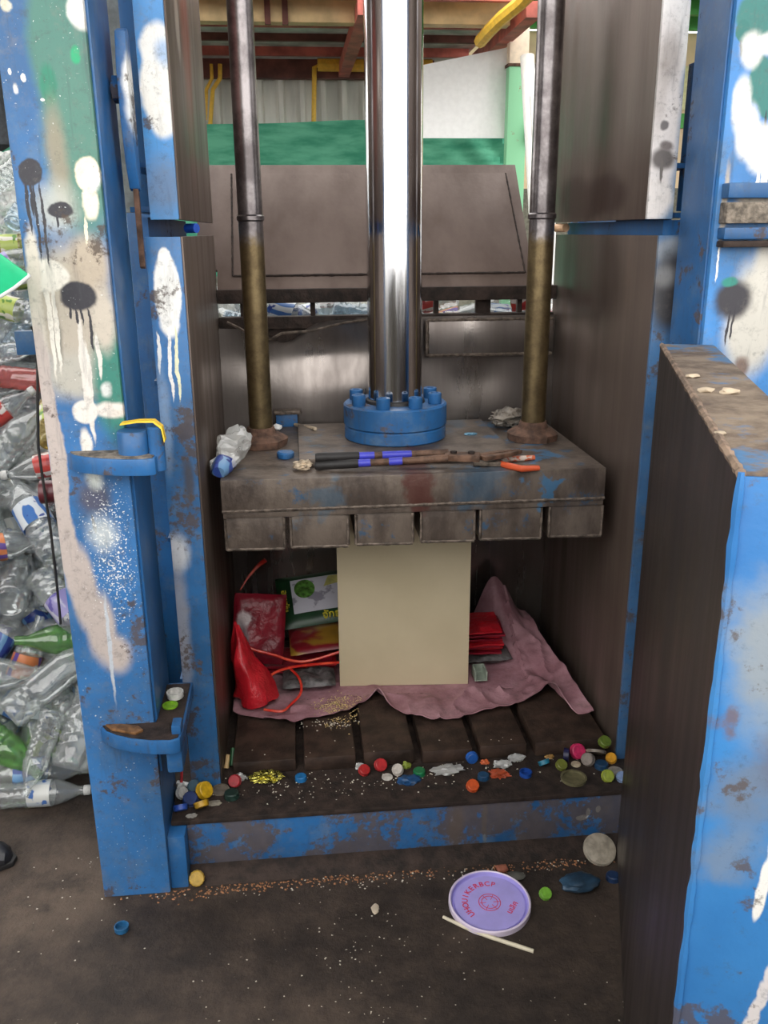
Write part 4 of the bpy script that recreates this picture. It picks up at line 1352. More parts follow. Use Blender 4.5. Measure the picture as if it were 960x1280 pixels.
M_ = face_frame((-0.148, 2.600, 0.392), (1.0, 0.02, -0.10), (0.08, 0.30, 1.0))
tag(pillow(MB(), M_, 0.165, 0.225, 0.036, 3, 0.008).build('red_packet', rp.mat, smooth=True), 'dark red foil packet with white marks leaning in the left rear chamber corner', 'packet')

# printed packet: white centre, green border with lettering
W_, H_ = 0.36, 0.20
Mk = face_frame((0.090, 2.760, 0.425), (1.0, 0.04, 0.10), (-0.06, 0.80, 0.60))
pk = thing('printed_packet', 'white packet with dark green border and yellow lettering lying behind the beige box', 'packet', Mk.translation)
gm = simple('dark_green_print', (26, 62, 36), 0.4, 0, 0.15)
pillow(MB(), Mk, W_, H_, 0.035, 5, 0.003).build('packet_body', gm, pk, smooth=True)
wm_ = NT('white_packet_print', 0.4)
wm_.color(wm_.mix(wm_.ramp(wm_.noise(18, 4), 0.56, 0.62), lin(206, 204, 214), lin(150, 146, 160)))
q = MB(Mk)
def panel_fn(u_, v_):
    x = -0.13 + 0.29 * u_
    y = -0.058 + 0.13 * v_
    e = max(0.0, (1 - (2 * x / W_) ** 4) * (1 - (2 * y / H_) ** 4)) ** 0.6
    return (x, y, 0.0175 * e + 0.006)
q.grid(panel_fn, 14, 10, 0.0008)
q.build('white_panel', wm_.mat, pk, smooth=True)
q = MB(Mk)
q.lathe([(0.0, 0.0245), (0.035, 0.0245), (0.035, 0.026), (0, 0.026)], (-0.085, 0.03, 0), 22)
q.build('round_emblem', simple('green_emblem_print', (92, 140, 60), 0.4, 0, 0.4, 60), pk)
q = MB(Mk)
q.prism([(-0.02, 0.03), (0.12, 0.05), (0.13, 0.065), (0.0, 0.068)], 0.0225, 0.0242)
q.build('yellow_band', simple('pale_yellow_print', (206, 200, 120), 0.4), pk)


def text_mesh(name, s_, size, mtx, mat, parent, depth=0.0006, bold=0.0):
    cu = bpy.data.curves.new(name, 'FONT')
    cu.body = s_
    cu.size = size
    cu.extrude = depth
    cu.offset = bold
    cu.align_x = 'CENTER'
    cu.align_y = 'CENTER'
    cu.resolution_u = 3
    to = bpy.data.objects.new(name, cu)
    COL.objects.link(to)
    bpy.context.view_layer.update()
    dg = bpy.context.evaluated_depsgraph_get()
    me = bpy.data.meshes.new_from_object(to.evaluated_get(dg))
    bpy.data.objects.remove(to)
    bpy.data.curves.remove(cu)
    me.transform(mtx)
    me.materials.clear()
    me.materials.append(mat)
    o = bpy.data.objects.new(name, me)
    COL.objects.link(o)
    if parent is not None:
        adopt(o, parent)
    return o
yt = simple('yellow_print', (214, 200, 60), 0.4, 0, 0.05)
text_mesh('lettering', 'จักรออมมัน', 0.036, Mk @ Matrix.Translation((0.045, -0.077, 0.0165)), yt, pk, 0.0035, 0.0004)
text_mesh('lettering', 'ออมมัน', 0.028, Mk @ Matrix.Translation((-0.155, 0.0, 0.014)) @ Matrix.Rotation(-PI / 2, 4, 'Z'), yt, pk, 0.0035, 0.0004)
gd = NT('red_gold_packet_print', 0.35)
gd.color(gd.mix(gd.ramp(gd.noise(5, 4, stretch=(0.6, 1, 4)), 0.48, 0.56), lin(120, 24, 34), lin(150, 112, 40)))
M_ = face_frame((0.095, 2.672, 0.322), (1, 0.03, 0.10), (-0.03, 0.7, 0.14))
tag(pillow(MB(), M_, 0.30, 0.15, 0.030, 9, 0.006).build('gold_packet', gd.mat, smooth=True), 'red and gold packet under the green-bordered packet', 'packet')
rs_ = NT('red_raffia', 0.35)
rs_.color(rs_.mix(rs_.ramp(rs_.noise(30, 3), 0.4, 0.6), lin(196, 40, 30), lin(226, 84, 58)))
def band(name, pts, r, label, cat, m=None, flat=0.35):
    """A flattened string."""
    mb = MB()
    mb.tube(pts, r, 7)
    return tag(mb.build(name, m or rs_.mat, smooth=True), label, cat)
def through(*pp):
    """pixel, depth pairs"""
    return [P(a, b, y=y_) for a, b, y_ in pp]
def smooth_path(pts, n=8):
    out = []
    for i in range(len(pts) - 1):
        p0, p1, p2, p3 = pts[max(i - 1, 0)], pts[i], pts[i + 1], pts[min(i + 2, len(pts) - 1)]
        for k in range(n):
            t = k / n
            out.append(0.5 * ((2 * p1) + (p2 - p0) * t + (2 * p0 - 5 * p1 + 4 * p2 - p3) * t * t + (3 * p1 - p0 - 3 * p2 + p3) * t ** 3))
    out.append(pts[-1])
    return out
STR = 'red raffia strings in the chamber'
band('red_string', smooth_path(through((294, 778, 2.545), (306, 806, 2.54), (340, 818, 2.54), (378, 827, 2.55), (424, 815, 2.56))), 0.0045, 'red raffia string running from the left wall to the beige box', 'string')
band('red_string', smooth_path(through((316, 853, 2.47), (332, 848, 2.47), (350, 838, 2.50), (378, 832, 2.52), (424, 828, 2.54))), 0.0045, 'red raffia string running from the red bag to the beige box', 'string')
band('red_string', smooth_path([P(362, 835, z=0.288), P(374, 848, z=0.280), P(376, 866, z=0.262), P(362, 882, z=0.246), P(352, 889, z=0.246), P(330, 887, z=0.246)]), 0.004, 'red raffia string looped on the pink sheet', 'string')
band('red_string', smooth_path(through((300, 738, 2.74), (310, 722, 2.76), (322, 708, 2.78), (332, 700, 2.78))), [0.002 + 0.006 * i / 24 for i in range(25)], 'red raffia string standing up behind the red packet', 'string')
# folded red film: a fan of thin layers each side of the box
def film_stack(x0, x1, y0, y1, z0, n, label):
    t = thing('red_film_bundle', label, 'film bundle', ((x0 + x1) / 2, (y0 + y1) / 2, z0))
    for k in range(n):
        m = MB()
        def fn(u_, v_, k=k):
            x = x0 + (x1 - x0) * u_ + 0.008 * math.sin(k * 2.3)
            y = y0 + (y1 - y0) * v_ + 0.012 * math.sin(k * 1.7)
            return (x, y, z0 + k * 0.013 + 0.006 * mnoise.noise((x * 16, y * 16, k * 3)) - 0.01 * k * 0.2 * (1 - v_))
        m.grid(fn, 22, 10, 0.006)
        m.build('film_layer', rb.mat if k % 2 else rp.mat, t, smooth=True)
    return t
film_stack(0.520, 0.640, 2.575, 2.70, 0.278, 8, 'stack of folded red plastic film right of the beige box')
film_stack(-0.205, 0.090, 2.580, 2.70, 0.246, 3, 'thin stack of red plastic film left of the beige box')
gf = simple('dusty_grey_film', (88, 84, 84), 0.4, 0, 0.4, 30, 0.4)
tag(pillow(MB(), face_frame((0.595, 2.63, 0.256), (1, 0, 0.02), (0, 1, 0.03)), 0.16, 0.14, 0.034, 4, 0.01).build('grey_film', gf, smooth=True), 'dusty grey clear film under the folded red film', 'film')
tag(pillow(MB(), face_frame((0.005, 2.515, 0.254), (1, 0.0, 0.02), (0, 1, 0.06)), 0.165, 0.11, 0.03, 6, 0.01).build('grey_film', gf, smooth=True), 'dusty grey clear film behind the looped red string', 'film')
tr = simple('grey_green_plastic', (150, 160, 146), 0.5)
p = P(600, 850, z=0.236)
ty = thing('small_tray', 'small grey-green plastic tray touching the beige box corner', 'tray', p)
MB().box(p.x - 0.018, p.x + 0.022, p.y - 0.008, p.y + 0.05, 0.236, 0.240).build('tray_base', tr, ty)
for a_, b_, c2, d2 in ((p.x - 0.018, p.x - 0.014, p.y - 0.008, p.y + 0.05), (p.x + 0.018, p.x + 0.022, p.y - 0.008, p.y + 0.05), (p.x - 0.018, p.x + 0.022, p.y + 0.046, p.y + 0.05)):
    MB().box(a_, b_, c2, d2, 0.240, 0.268).build('tray_side', tr, ty)


# crumbs nobody could count
def scatter(name, label, mat, spots, seed, cat='crumbs'):
    rnd = random.Random(seed)
    m = MB()
    for (cx, cy, z, rx, ry_, n_, s0, s1) in spots:
        for _ in range(n_):
            x, y = rnd.gauss(cx, rx), rnd.gauss(cy, ry_)
            s_ = rnd.uniform(s0, s1)
            a = rnd.uniform(0, PI)
            zz = z(x, y) if callable(z) else z
            c_, s2 = math.cos(a) * s_, math.sin(a) * s_
            e = rnd.uniform(0.4, 1.0)
            V = [m.v((x + c_, y + s2, zz)), m.v((x - s2 * e, y + c_ * e, zz)), m.v((x - c_, y - s2, zz)), m.v((x + s2 * e, y - c_ * e, zz)), m.v((x, y, zz + s_ * 0.7))]
            for fc in ((3, 2, 1, 0), (0, 1, 4), (1, 2, 4), (2, 3, 4), (3, 0, 4)):
                m.f([V[i] for i in fc])
    o = tag(m.build(name, mat), label, cat)
    o['kind'] = 'stuff'
    return o
from mathutils.bvhtree import BVHTree
_sb = BVHTree.FromPolygons([v.co for v in pso.data.vertices], [f_.vertices[:] for f_ in pso.data.polygons])
def on_sheet(x, y):
    h = _sb.ray_cast(Vector((x, y, 0.6)), Vector((0, 0, -1)))
    return h[0].z if h[0] is not None else 0.2165
cA, cB = P(420, 882, z=0.24), P(408, 906, z=0.216)
gold_c = simple('golden_crumbs', (190, 164, 110), 0.5, 0, 0.3, 200)
scatter('gold_crumbs', 'golden flakes spilled on the edge of the pink sheet', gold_c, [(cA.x, cA.y, on_sheet, 0.03, 0.035, 420, 0.0015, 0.004), (cA.x + 0.05, cA.y + 0.04, on_sheet, 0.04, 0.03, 120, 0.0015, 0.003)], 3)
pale_c = simple('pale_crumbs', (196, 188, 172), 0.6, 0, 0.2, 200)
p2 = P(560, 880, z=0.24)
scatter('pale_crumbs', 'pale flakes strewn over the floor blocks and ledge', pale_c, [(cB.x, cB.y, 0.2165, 0.04, 0.015, 60, 0.0015, 0.004), (0.25, 2.16, 0.217, 0.35, 0.02, 20, 0.0015, 0.003), (0.1, 2.06, 0.172, 0.13, 0.03, 90, 0.0012, 0.0035), (-0.15, 2.06, 0.172, 0.08, 0.03, 40, 0.0012, 0.0035), (0.5, 2.06, 0.172, 0.2, 0.03, 60, 0.0012, 0.0035)], 4)
scatter('floor_crumbs', 'white plastic flakes littering the dirty ground in front of the press', pale_c,
        [(0.08, 1.66, 0.0, 0.10, 0.06, 60, 0.0012, 0.003), (0.1, 1.42, 0.0, 0.10, 0.06, 60, 0.0012, 0.003), (-0.1, 1.45, 0.0, 0.4, 0.25, 60, 0.001, 0.0028), (0.6, 1.55, 0.0, 0.2, 0.25, 40, 0.001, 0.0028), (-0.35, 1.5, 0.0, 0.2, 0.2, 20, 0.001, 0.0028), (0.25, 1.88, 0.0, 0.3, 0.015, 90, 0.0015, 0.004), (-0.55, 1.95, 0.0, 0.12, 0.12, 50, 0.0015, 0.0035)], 5)
rust_c = simple('rusty_crumbs', (150, 104, 70), 0.8, 0, 0.3, 200)
scatter('rust_flakes', 'rusty flakes along the foot of the press skirt', rust_c, [(0.0, 1.893, 0.0, 0.22, 0.010, 260, 0.002, 0.005), (0.6, 1.885, 0.0, 0.12, 0.012, 120, 0.002, 0.005), (-0.28, 1.88, 0.0, 0.1, 0.012, 60, 0.002, 0.005)], 6)

# ------------------------------------------------------------------ things lying on the platen
ZT = 0.9965
cut = thing('bolt_cutter', 'long rusty bolt cutter with black grips and blue tape lying on the platen', 'bolt cutter', P(520, 580, z=ZT))
btape = simple('blue_tape', (58, 62, 178), 0.4, 0, 0.1)
rh = simple('rusty_handle_steel', (104, 78, 62), 0.65, 0.3, 0.3, 30, 0.3)
for k, (a, b) in enumerate((((394, 572), (560, 566)), ((394, 582), (560, 573)))):
    zz = ZT + (0.0345 if k == 0 else 0.013)
    A_, B_ = P(*a, z=zz), P(*b, z=1.031)
    A_.y -= 0.012 * 0
    h = MB().tube([A_.lerp(B_, 0.25), A_.lerp(B_, 0.7), B_], [0.009, 0.009, 0.011], 12).build('handle', rh, cut, smooth=True)
    MB().tube([A_, A_.lerp(B_, 0.02), A_.lerp(B_, 0.32), A_.lerp(B_, 0.33)], [0.0105, 0.0125, 0.012, 0.010], 14).build('grip', MAT['black'], h, smooth=True)
    for s0, s1 in (((0.32, 0.44), (0.5, 0.72)) if k == 0 else ((0.33, 0.42), (0.56, 0.66))):
        MB().tube([A_.lerp(B_, s0), A_.lerp(B_, s1)], 0.0105, 12).build('tape_wrap', btape, h, smooth=True)
ZJ = 1.0185
J0, J1 = P(556, 569, z=ZJ + 0.012), P(600, 570, z=ZJ + 0.012)
def bar_between(mb, A_, B_, w0, w1, z0, z1):
    d_ = (B_ - A_)
    s_ = Vector((-d_.y, d_.x, 0)).normalized()
    poly = [A_ + s_ * w0, A_ - s_ * w0, B_ - s_ * w1, B_ + s_ * w1]
    return mb.prism([(q.x, q.y) for q in poly], z0, z1)
bar_between(MB(), J0, J1, 0.020, 0.024, ZJ, ZJ + 0.018).build('pivot_block', rh, cut, 0.003)
for q in (0.25, 0.75):
    c_ = J0.lerp(J1, q)
    MB().lathe([(0, 0), (0.009, 0), (0.009, 0.006), (0, 0.006)], (c_.x, c_.y, ZJ + 0.018), 6).build('pivot_bolt', MAT['rust_dark'], cut)
J2 = P(652, 563, z=ZJ + 0.010)
m = MB()
d_ = (J2 - J1)
s_ = Vector((-d_.y, d_.x, 0)).normalized()
for sg in (1, -1):
    m = MB()
    pts = [J1 + s_ * 0.002 * sg, J1 + s_ * 0.024 * sg, J1 + d_ * 0.6 + s_ * 0.022 * sg, J2 + s_ * 0.004 * sg, J1 + d_ * 0.55 + s_ * 0.003 * sg]
    m.prism([(q.x, q.y) for q in (pts if sg > 0 else pts[::-1])], ZJ + 0.002, ZJ + 0.014)
    m.build('jaw', rh, cut, 0.002)

plr = thing('pliers', 'worn pliers with orange-red handles beside the bolt cutter jaws', 'pliers', P(630, 581, z=ZT))
om = NT('chipped_orange_grip', 0.45)
om.color(om.mix(om.ramp(om.noise(40, 4), 0.62, 0.68), lin(196, 82, 46), lin(200, 190, 180)))
wht = NT('worn_pale_grip', 0.5)
wht.color(wht.mix(wht.ramp(wht.noise(50, 4), 0.45, 0.55), lin(200, 186, 174), lin(196, 96, 60)))
z_ = ZT + 0.007
pv = P(624, 579, z=z_)
MB().tube([pv, P(636, 574, z=z_), P(652, 573, z=z_), P(668, 572, z=z_)], [0.007, 0.008, 0.008, 0.007], 10).build('handle', wht.mat, plr, smooth=True)
MB().tube([pv, P(634, 582, z=z_), P(652, 586, z=z_), P(674, 585, z=z_)], [0.007, 0.009, 0.009, 0.007], 10).build('handle', om.mat, plr, smooth=True)
tip = P(591, 579, z=z_)
bar_between(MB(), pv + Vector((0.008, 0, 0)), tip, 0.017, 0.006, ZT + 0.001, ZT + 0.013).build('jaws', simple('worn_plier_steel', (120, 108, 96), 0.45, 0.6, 0.25, 60), plr, 0.002)
MB().lathe([(0, 0), (0.009, 0), (0.009, 0.003), (0, 0.003)], (pv.x - 0.004, pv.y, ZT + 0.013), 14).build('rivet', MAT['bead'], plr)

# crushed bottle slumped over the platen's left corner
cbm = MB()
A_, B_ = P(295, 542, z=ZT + 0.058) + Vector((0.012, 0, 0)), P(270, 588, z=ZT + 0.016) + Vector((0.010, 0, 0))
pts = [A_.lerp(B_, t) for t in [i / 14 for i in range(15)]]
rad = [0.012, 0.026, 0.036, 0.040, 0.038, 0.034, 0.034, 0.032, 0.028, 0.026, 0.026, 0.025, 0.022, 0.018, 0.012]
cbm.tube(pts, rad, 20)
for v in cbm.bm.verts:
    v.co += Vector((mnoise.noise(v.co * 28), mnoise.noise(v.co * 28 + Vector((9, 0, 0))), mnoise.noise(v.co * 28 + Vector((0, 9, 0))))) * 0.024
cr_b = thing('crushed_bottle', 'crushed clear bottle with blue printed end slumped on the platen corner', 'bottle', A_)
cbm.build('bottle_body', MAT['film'], cr_b, smooth=False)
lm = MB()
lm.tube([A_.lerp(B_, t) for t in (0.82, 0.9, 1.0, 1.06)], [0.027, 0.025, 0.023, 0.016], 18)
for v in lm.bm.verts:
    v.co += Vector((mnoise.noise(v.co * 28), mnoise.noise(v.co * 28 + Vector((9, 0, 0))), 0)) * 0.010
lm.build('printed_sleeve', label_mat('navy'), cr_b, smooth=True)
tag(MB().blob(P(637, 522, z=ZT + 0.03), (0.062, 0.045, 0.030), 0.35, 2.6, 4, 4, squash=-0.029).build('crumpled_bag', simple('grimy_clear_bag', (128, 120, 110), 0.25, 0, 0.35, 25, 0.6), smooth=True), 'grimy crumpled plastic bag at the foot of the right guide rod', 'bag')
tag(MB().blob(P(378, 581, z=ZT + 0.014), (0.025, 0.018, 0.014), 0.45, 3, 3, 6, squash=-0.0135).build('paper_wad', simple('stained_paper', (190, 172, 148), 0.8, 0, 0.3, 60), smooth=True), 'stained paper wad by the bolt cutter grips', 'paper wad')
tag(MB().blob(P(346, 534, z=ZT + 0.012), (0.016, 0.012, 0.010), 0.25, 2, 3, 7, squash=-0.0095).build('foam_bit', MAT['white'], smooth=True), 'small white foam bit behind the left guide rod', 'foam bit')
tag(MB().tube([P(369, 531, z=ZT + 0.006), P(394, 536, z=1.024)], 0.006, 8).build('wooden_stick', simple('pale_stick', (176, 160, 138), 0.7), smooth=True), 'short pale stick lying behind the left guide rod', 'stick')
tag(MB().lathe([(0, 0), (0.022, 0), (0.024, 0.004), (0.024, 0.014), (0.020, 0.018), (0, 0.016)], P(357, 572, z=ZT), 14, lambda a, z: 1 + 0.1 * math.sin(3 * a)).build('paint_lump', MAT['blue_clean'], smooth=True), 'lump of blue paint on the platen next to the mounting plate', 'paint lump')
tag(MB().blob(P(499, 553, z=1.0185).lerp(P(590, 543, z=1.0185), 0.98) + Vector((0.0, 0, 0.002)), (0.020, 0.012, 0.004), 0.4, 3, 3, 8, squash=-0.002).build('blue_scrap', simple('blue_grey_scrap', (84, 128, 150), 0.5), smooth=True), 'flat blue-grey scrap on the mounting plate right of the flange', 'scrap')

# ------------------------------------------------------------------ bottle caps
CAPMESH = {}
LEDGE = []                                              # small things on the ledge, nudged apart below
def cap_object(c_, r, style):
    key = (c_, round(r, 4), style)
    if key not in CAPMESH:
        m = MB()
        h = r * (0.85 if style == 'cap' else 0.30)
        t = r * 0.13
        rib = (lambda a, z: 1 + 0.025 * math.cos(a * 14)) if style == 'cap' else None
        m.lathe([(0, h), (r * 0.88, h), (r, h * 0.88), (r, h * 0.28), (r * 1.04, h * 0.26), (r * 1.04, 0.0), (r - t, 0), (r - t, h - t), (0, h - t)], (0, 0, 0), 28, rib)
        o = m.build('bottle_cap' if style == 'cap' else 'jar_lid', cap_mat(c_), smooth=True)
        CAPMESH[key] = o.data
        return o
    o = bpy.data.objects.new('bottle_cap' if style == 'cap' else 'jar_lid', CAPMESH[key])
    COL.objects.link(o)
    return o
def cap(px, py, c_, label, pose='up', r=0.0155, z=0.172, az=0.0, style='cap'):
    """pose: up = top upward, cup = open side upward, tilt/lean = propped at an angle, edge = standing on its rim."""
    o = cap_object(c_, r, style)
    h = r * (0.85 if style == 'cap' else 0.30)
    tilt = {'up': 0.0, 'cup': PI, 'tilt': 0.55, 'lean': 1.0, 'edge': PI / 2, 'cuplean': PI - 0.7}[pose]
    M_ = Matrix.Rotation(az, 4, 'Z') @ Matrix.Rotation(tilt, 4, 'X')
    lo_ = min((M_ @ v.co).z for v in o.data.vertices)
    mid = M_ @ Vector((0, 0, h / 2))
    p_ = P(px, py, z=z - lo_ + mid.z)
    o.rotation_euler = M_.to_euler()
    o.location = (p_.x - mid.x, p_.y - mid.y, z - lo_)
    tag(o, label, 'bottle cap' if style == 'cap' else 'lid')
    if abs(z - 0.172) < 0.003:
        LEDGE.append(o)
    return o
B1, B2, R1, Y1, G1, W1, O1 = (36, 108, 190), (30, 62, 130), (198, 44, 44), (238, 192, 40), (30, 132, 78), (226, 222, 212), (226, 92, 36)
cap(376, 972, (40, 128, 196), 'sky-blue bottle cap on the ledge before the slot between first and second floor blocks')
cap(455, 962, R1, 'red bottle cap on the ledge next to a second, taller-standing red cap', 'tilt', az=0.5)
cap(476, 956, (206, 48, 52), 'red bottle cap propped on edge beside white caps', 'lean', r=0.017, az=0.4)
cap(484, 971, W1, 'flat white bottle cap lying in front of the propped red cap', 'up', r=0.0145, style='lid')
cap(497, 962, (216, 206, 196), 'off-white bottle cap between the propped red cap and the green cap', 'tilt', az=-0.5)
cap(524, 965, G1, 'dark green bottle cap on the ledge beside the blue label scrap', 'up', r=0.0165)
cap(590, 947, (40, 104, 196), 'blue bottle cap standing on edge against a floor block', 'edge', r=0.0165, az=0.15)
cap(591, 982, O1, 'orange bottle cap at the front of the ledge', 'tilt', r=0.0165, az=0.2)
cap(606, 970, (40, 84, 124), 'dull blue bottle cap between the orange cap and orange shreds', 'up')
cap(657, 967, (30, 80, 170), 'deep blue bottle cap lying open side up right of the orange shreds', 'cup', r=0.0165)
cap(680, 953, (40, 130, 158), 'teal bottle cap on the ledge before the last floor block', 'cuplean', az=0.4)
cap(702, 956, (128, 134, 54), 'olive bottle cap left of the magenta cap', 'tilt', az=0.4)
mg = cap(720, 941, (232, 52, 110), 'magenta-topped bottle cap standing on edge among the caps by the right wall', 'lean', r=0.021, az=0.25)
cap(714, 943, (34, 34, 76), 'navy ring-shaped cap behind the magenta cap', 'edge', r=0.019, az=1.2)
cap(722, 953, (216, 200, 170), 'cream bottle cap under the magenta cap', 'up', r=0.013, style='lid')
cap(717, 973, (118, 112, 82), 'large grey-olive jar lid lying open side up on the ledge', 'cup', r=0.034, style='lid', z=0.173)
cap(748, 940, (150, 138, 124), 'large grey-beige jar lid propped at the right wall', 'cuplean', r=0.028, style='lid', az=-0.3)
cap(738, 946, (142, 130, 120), 'grey-beige bottle cap touching the propped jar lid', 'lean', r=0.018, az=-0.9)
cap(756, 927, (112, 134, 44), 'olive-green bottle cap in the corner behind the jar lid', 'tilt', r=0.017, az=0.3, z=0.2185)
cap(765, 944, (240, 170, 36), 'amber-yellow bottle cap beside the propped jar lid', 'tilt', r=0.0150, az=-0.4)
cap(754, 957, (34, 74, 110), 'dark blue bottle cap in front of the propped jar lid', 'up', r=0.018)
cap(760, 970, (170, 184, 62), 'yellow-green bottle cap on the ledge by the open door', 'lean', r=0.0165, az=0.2)
cap(772, 962, (168, 160, 148), 'grey flat lid behind the yellow-green cap', 'up', r=0.02, style='lid')
cap(777, 971, (140, 164, 206), 'pale blue bottle cap next to the open door', 'tilt', r=0.0145, az=-0.4)
cap(279, 969, (186, 40, 50), 'crimson bottle cap leaning on the left chamber wall foot', 'lean', r=0.0165, az=-0.3)
cap(284, 989, (36, 62, 54), 'dark green bottle cap in front of the crimson cap', 'up', r=0.019)
cap(251, 978, (246, 196, 36), 'bright yellow cap standing on edge by the left flange foot', 'lean', r=0.022, az=1.0)
cap(263, 985, (128, 118, 104), 'greyish ring lid beside the bright yellow cap', 'cup', r=0.023, style='lid')
cap(236, 973, (64, 96, 112), 'grey-blue bottle cap against the left flange foot', 'tilt', r=0.018, az=0.3)
cap(224, 987, (206, 160, 40), 'mustard-yellow bottle cap lying open beside the post foot', 'cuplean', r=0.0185, az=0.4)
cap(217, 1002, (44, 84, 180), 'blue-rimmed bottle cap with white liner at the ledge end', 'cuplean', r=0.0175, az=0.2)
cap(215, 979, (214, 212, 206), 'white bottle cap wedged beside the left post', 'lean', r=0.016, az=1.0)
cap(209, 972, (226, 226, 222), 'small white cap deep beside the left post', 'edge', r=0.013, az=1.2)
cap(218, 960, (30, 54, 112), 'dark navy bottle cap behind the left post', 'tilt', r=0.019, az=0.2)
cap(219, 868, (232, 230, 224), 'white bottle cap on the lower hinge bracket', 'cup', r=0.020, z=0.4935)
cap(209, 882, (136, 190, 40), 'lime-green bottle cap on the lower hinge bracket', 'cup', r=0.018, z=0.4935, style='lid').location.x = -0.337
cap(152, 1160, (40, 104, 152), 'blue bottle cap lying alone on the ground before the left post', 'cup', r=0.0165, z=0.001)
cap(246, 1098, (206, 166, 60), 'yellow bottle cap on the ground at the foot of the beam', 'lean', r=0.019, z=0.001, az=0.2)
cap(682, 1117, (140, 206, 70), 'lime-green bottle cap on the ground near the purple lid', 'tilt', r=0.0150, z=0.001, az=0.3)
bl_ = cap(772, 1077, (178, 168, 150), 'large off-white round lid leaning on the beam by the open door', 'tilt', r=0.042, z=0.001, style='lid')
bl_.location = (0.757, 1.900, bl_.location.z)
bl_ = cap(766, 1096, (38, 64, 108), 'dark blue bottle cap on the ground in front of the off-white lid', 'up', r=0.017, z=0.001)
tag(MB().blob(P(724, 1103, z=0.02), (0.050, 0.030, 0.020), 0.25, 2.0, 3, 9, squash=-0.0185).build('crushed_can', simple('crushed_dark_blue_plastic', (46, 72, 94), 0.35, 0, 0.3, 20), smooth=True), 'crushed dark blue plastic cup on the ground by the beam', 'cup')
tag(MB().blob(P(627, 1086, z=0.012), (0.018, 0.012, 0.010), 0.4, 3, 2, 3, squash=-0.01).build('brick_chip', simple('orange_brick', (160, 96, 74), 0.8), smooth=True), 'orange brick chip behind the purple lid', 'chip')
tag(MB().blob(P(645, 1095, z=0.01), (0.026, 0.016, 0.008), 0.3, 3, 2, 4, squash=-0.008).build('stone_chip', simple('grey_stone', (84, 82, 76), 0.8), smooth=True), 'grey flat stone behind the purple lid', 'stone')
tag(MB().blob(P(469, 1136, z=0.005), (0.010, 0.016, 0.004), 0.4, 3, 2, 5, squash=-0.0038).build('paper_scrap', simple('torn_paper', (200, 184, 162), 0.8), smooth=True), 'torn pale paper scrap on the ground left of the purple lid', 'paper scrap')
# scraps on the ledge
foil = simple('gold_foil', (196, 186, 90), 0.22, 0.75, 0.5, 60)
fo = MB().blob(P(325, 968, z=0.172 + 0.012), (0.040, 0.022, 0.013), 0.5, 4, 4, 11, squash=-0.0115)
tag(fo.build('foil_wrapper', foil, smooth=False), 'crumpled shiny gold-green foil wrapper on the ledge', 'wrapper')
LEDGE.append(COL.objects['foil_wrapper'])
def scrap(px, py, r, c_, label, cat='scrap', seed=0, flat=0.3, z=0.172, name='plastic_scrap', amp=0.5):
    hh = r * flat
    o = tag(MB().blob(P(px, py, z=z + hh * 0.5), (r, r * 0.6, hh), amp, 3, 3, seed, squash=-hh * 0.48).build(name, cap_mat(c_), smooth=True), label, cat)
    LEDGE.append(o)
    return o
scrap(511, 975, 0.032, (36, 84, 136), 'crumpled blue label scrap in front of the dark green cap', seed=1, name='label_scrap')
scrap(508, 957, 0.013, (150, 168, 60), 'yellow-green plastic scrap behind the dark green cap', seed=2, flat=0.8)
scrap(606, 953, 0.012, (226, 110, 60), 'orange plastic chip beside the upright blue cap', seed=3, flat=0.7)
scrap(622, 968, 0.026, (196, 88, 54), 'shredded orange plastic right of the dull blue cap', seed=4, flat=0.35, amp=0.9)
scrap(686, 945, 0.013, (196, 150, 84), 'tan paper chip behind the teal cap', seed=5, flat=0.5)
scrap(227, 1018, 0.014, (190, 186, 176), 'white paper scrap stuck on the ledge front by the left post', seed=6, flat=0.15)
scrap(258, 997, 0.018, (176, 168, 150), 'pale peeling scrap before the ring lid', seed=7, flat=0.2)
for px, py, r, sd, lb in ((560, 962, 0.042, 12, 'flattened clear plastic piece on the middle of the ledge'), (628, 955, 0.026, 13, 'glinting clear film piece before the fifth floor block'), (645, 947, 0.024, 14, 'dark clear film piece by the deep blue cap'), (306, 972, 0.022, 15, 'small clear film piece between crimson cap and foil wrapper'), (449, 950, 0.012, 16, 'tiny clear film piece behind the red caps')):
    tag(MB().blob(P(px, py, z=0.183), (r, r * 0.45, 0.011), 0.5, 3, 3, sd, squash=-0.0105).build('film_piece', MAT['film'], smooth=True), lb, 'film')
    LEDGE.append([o for o in COL.objects if o.get('label') == lb][0])
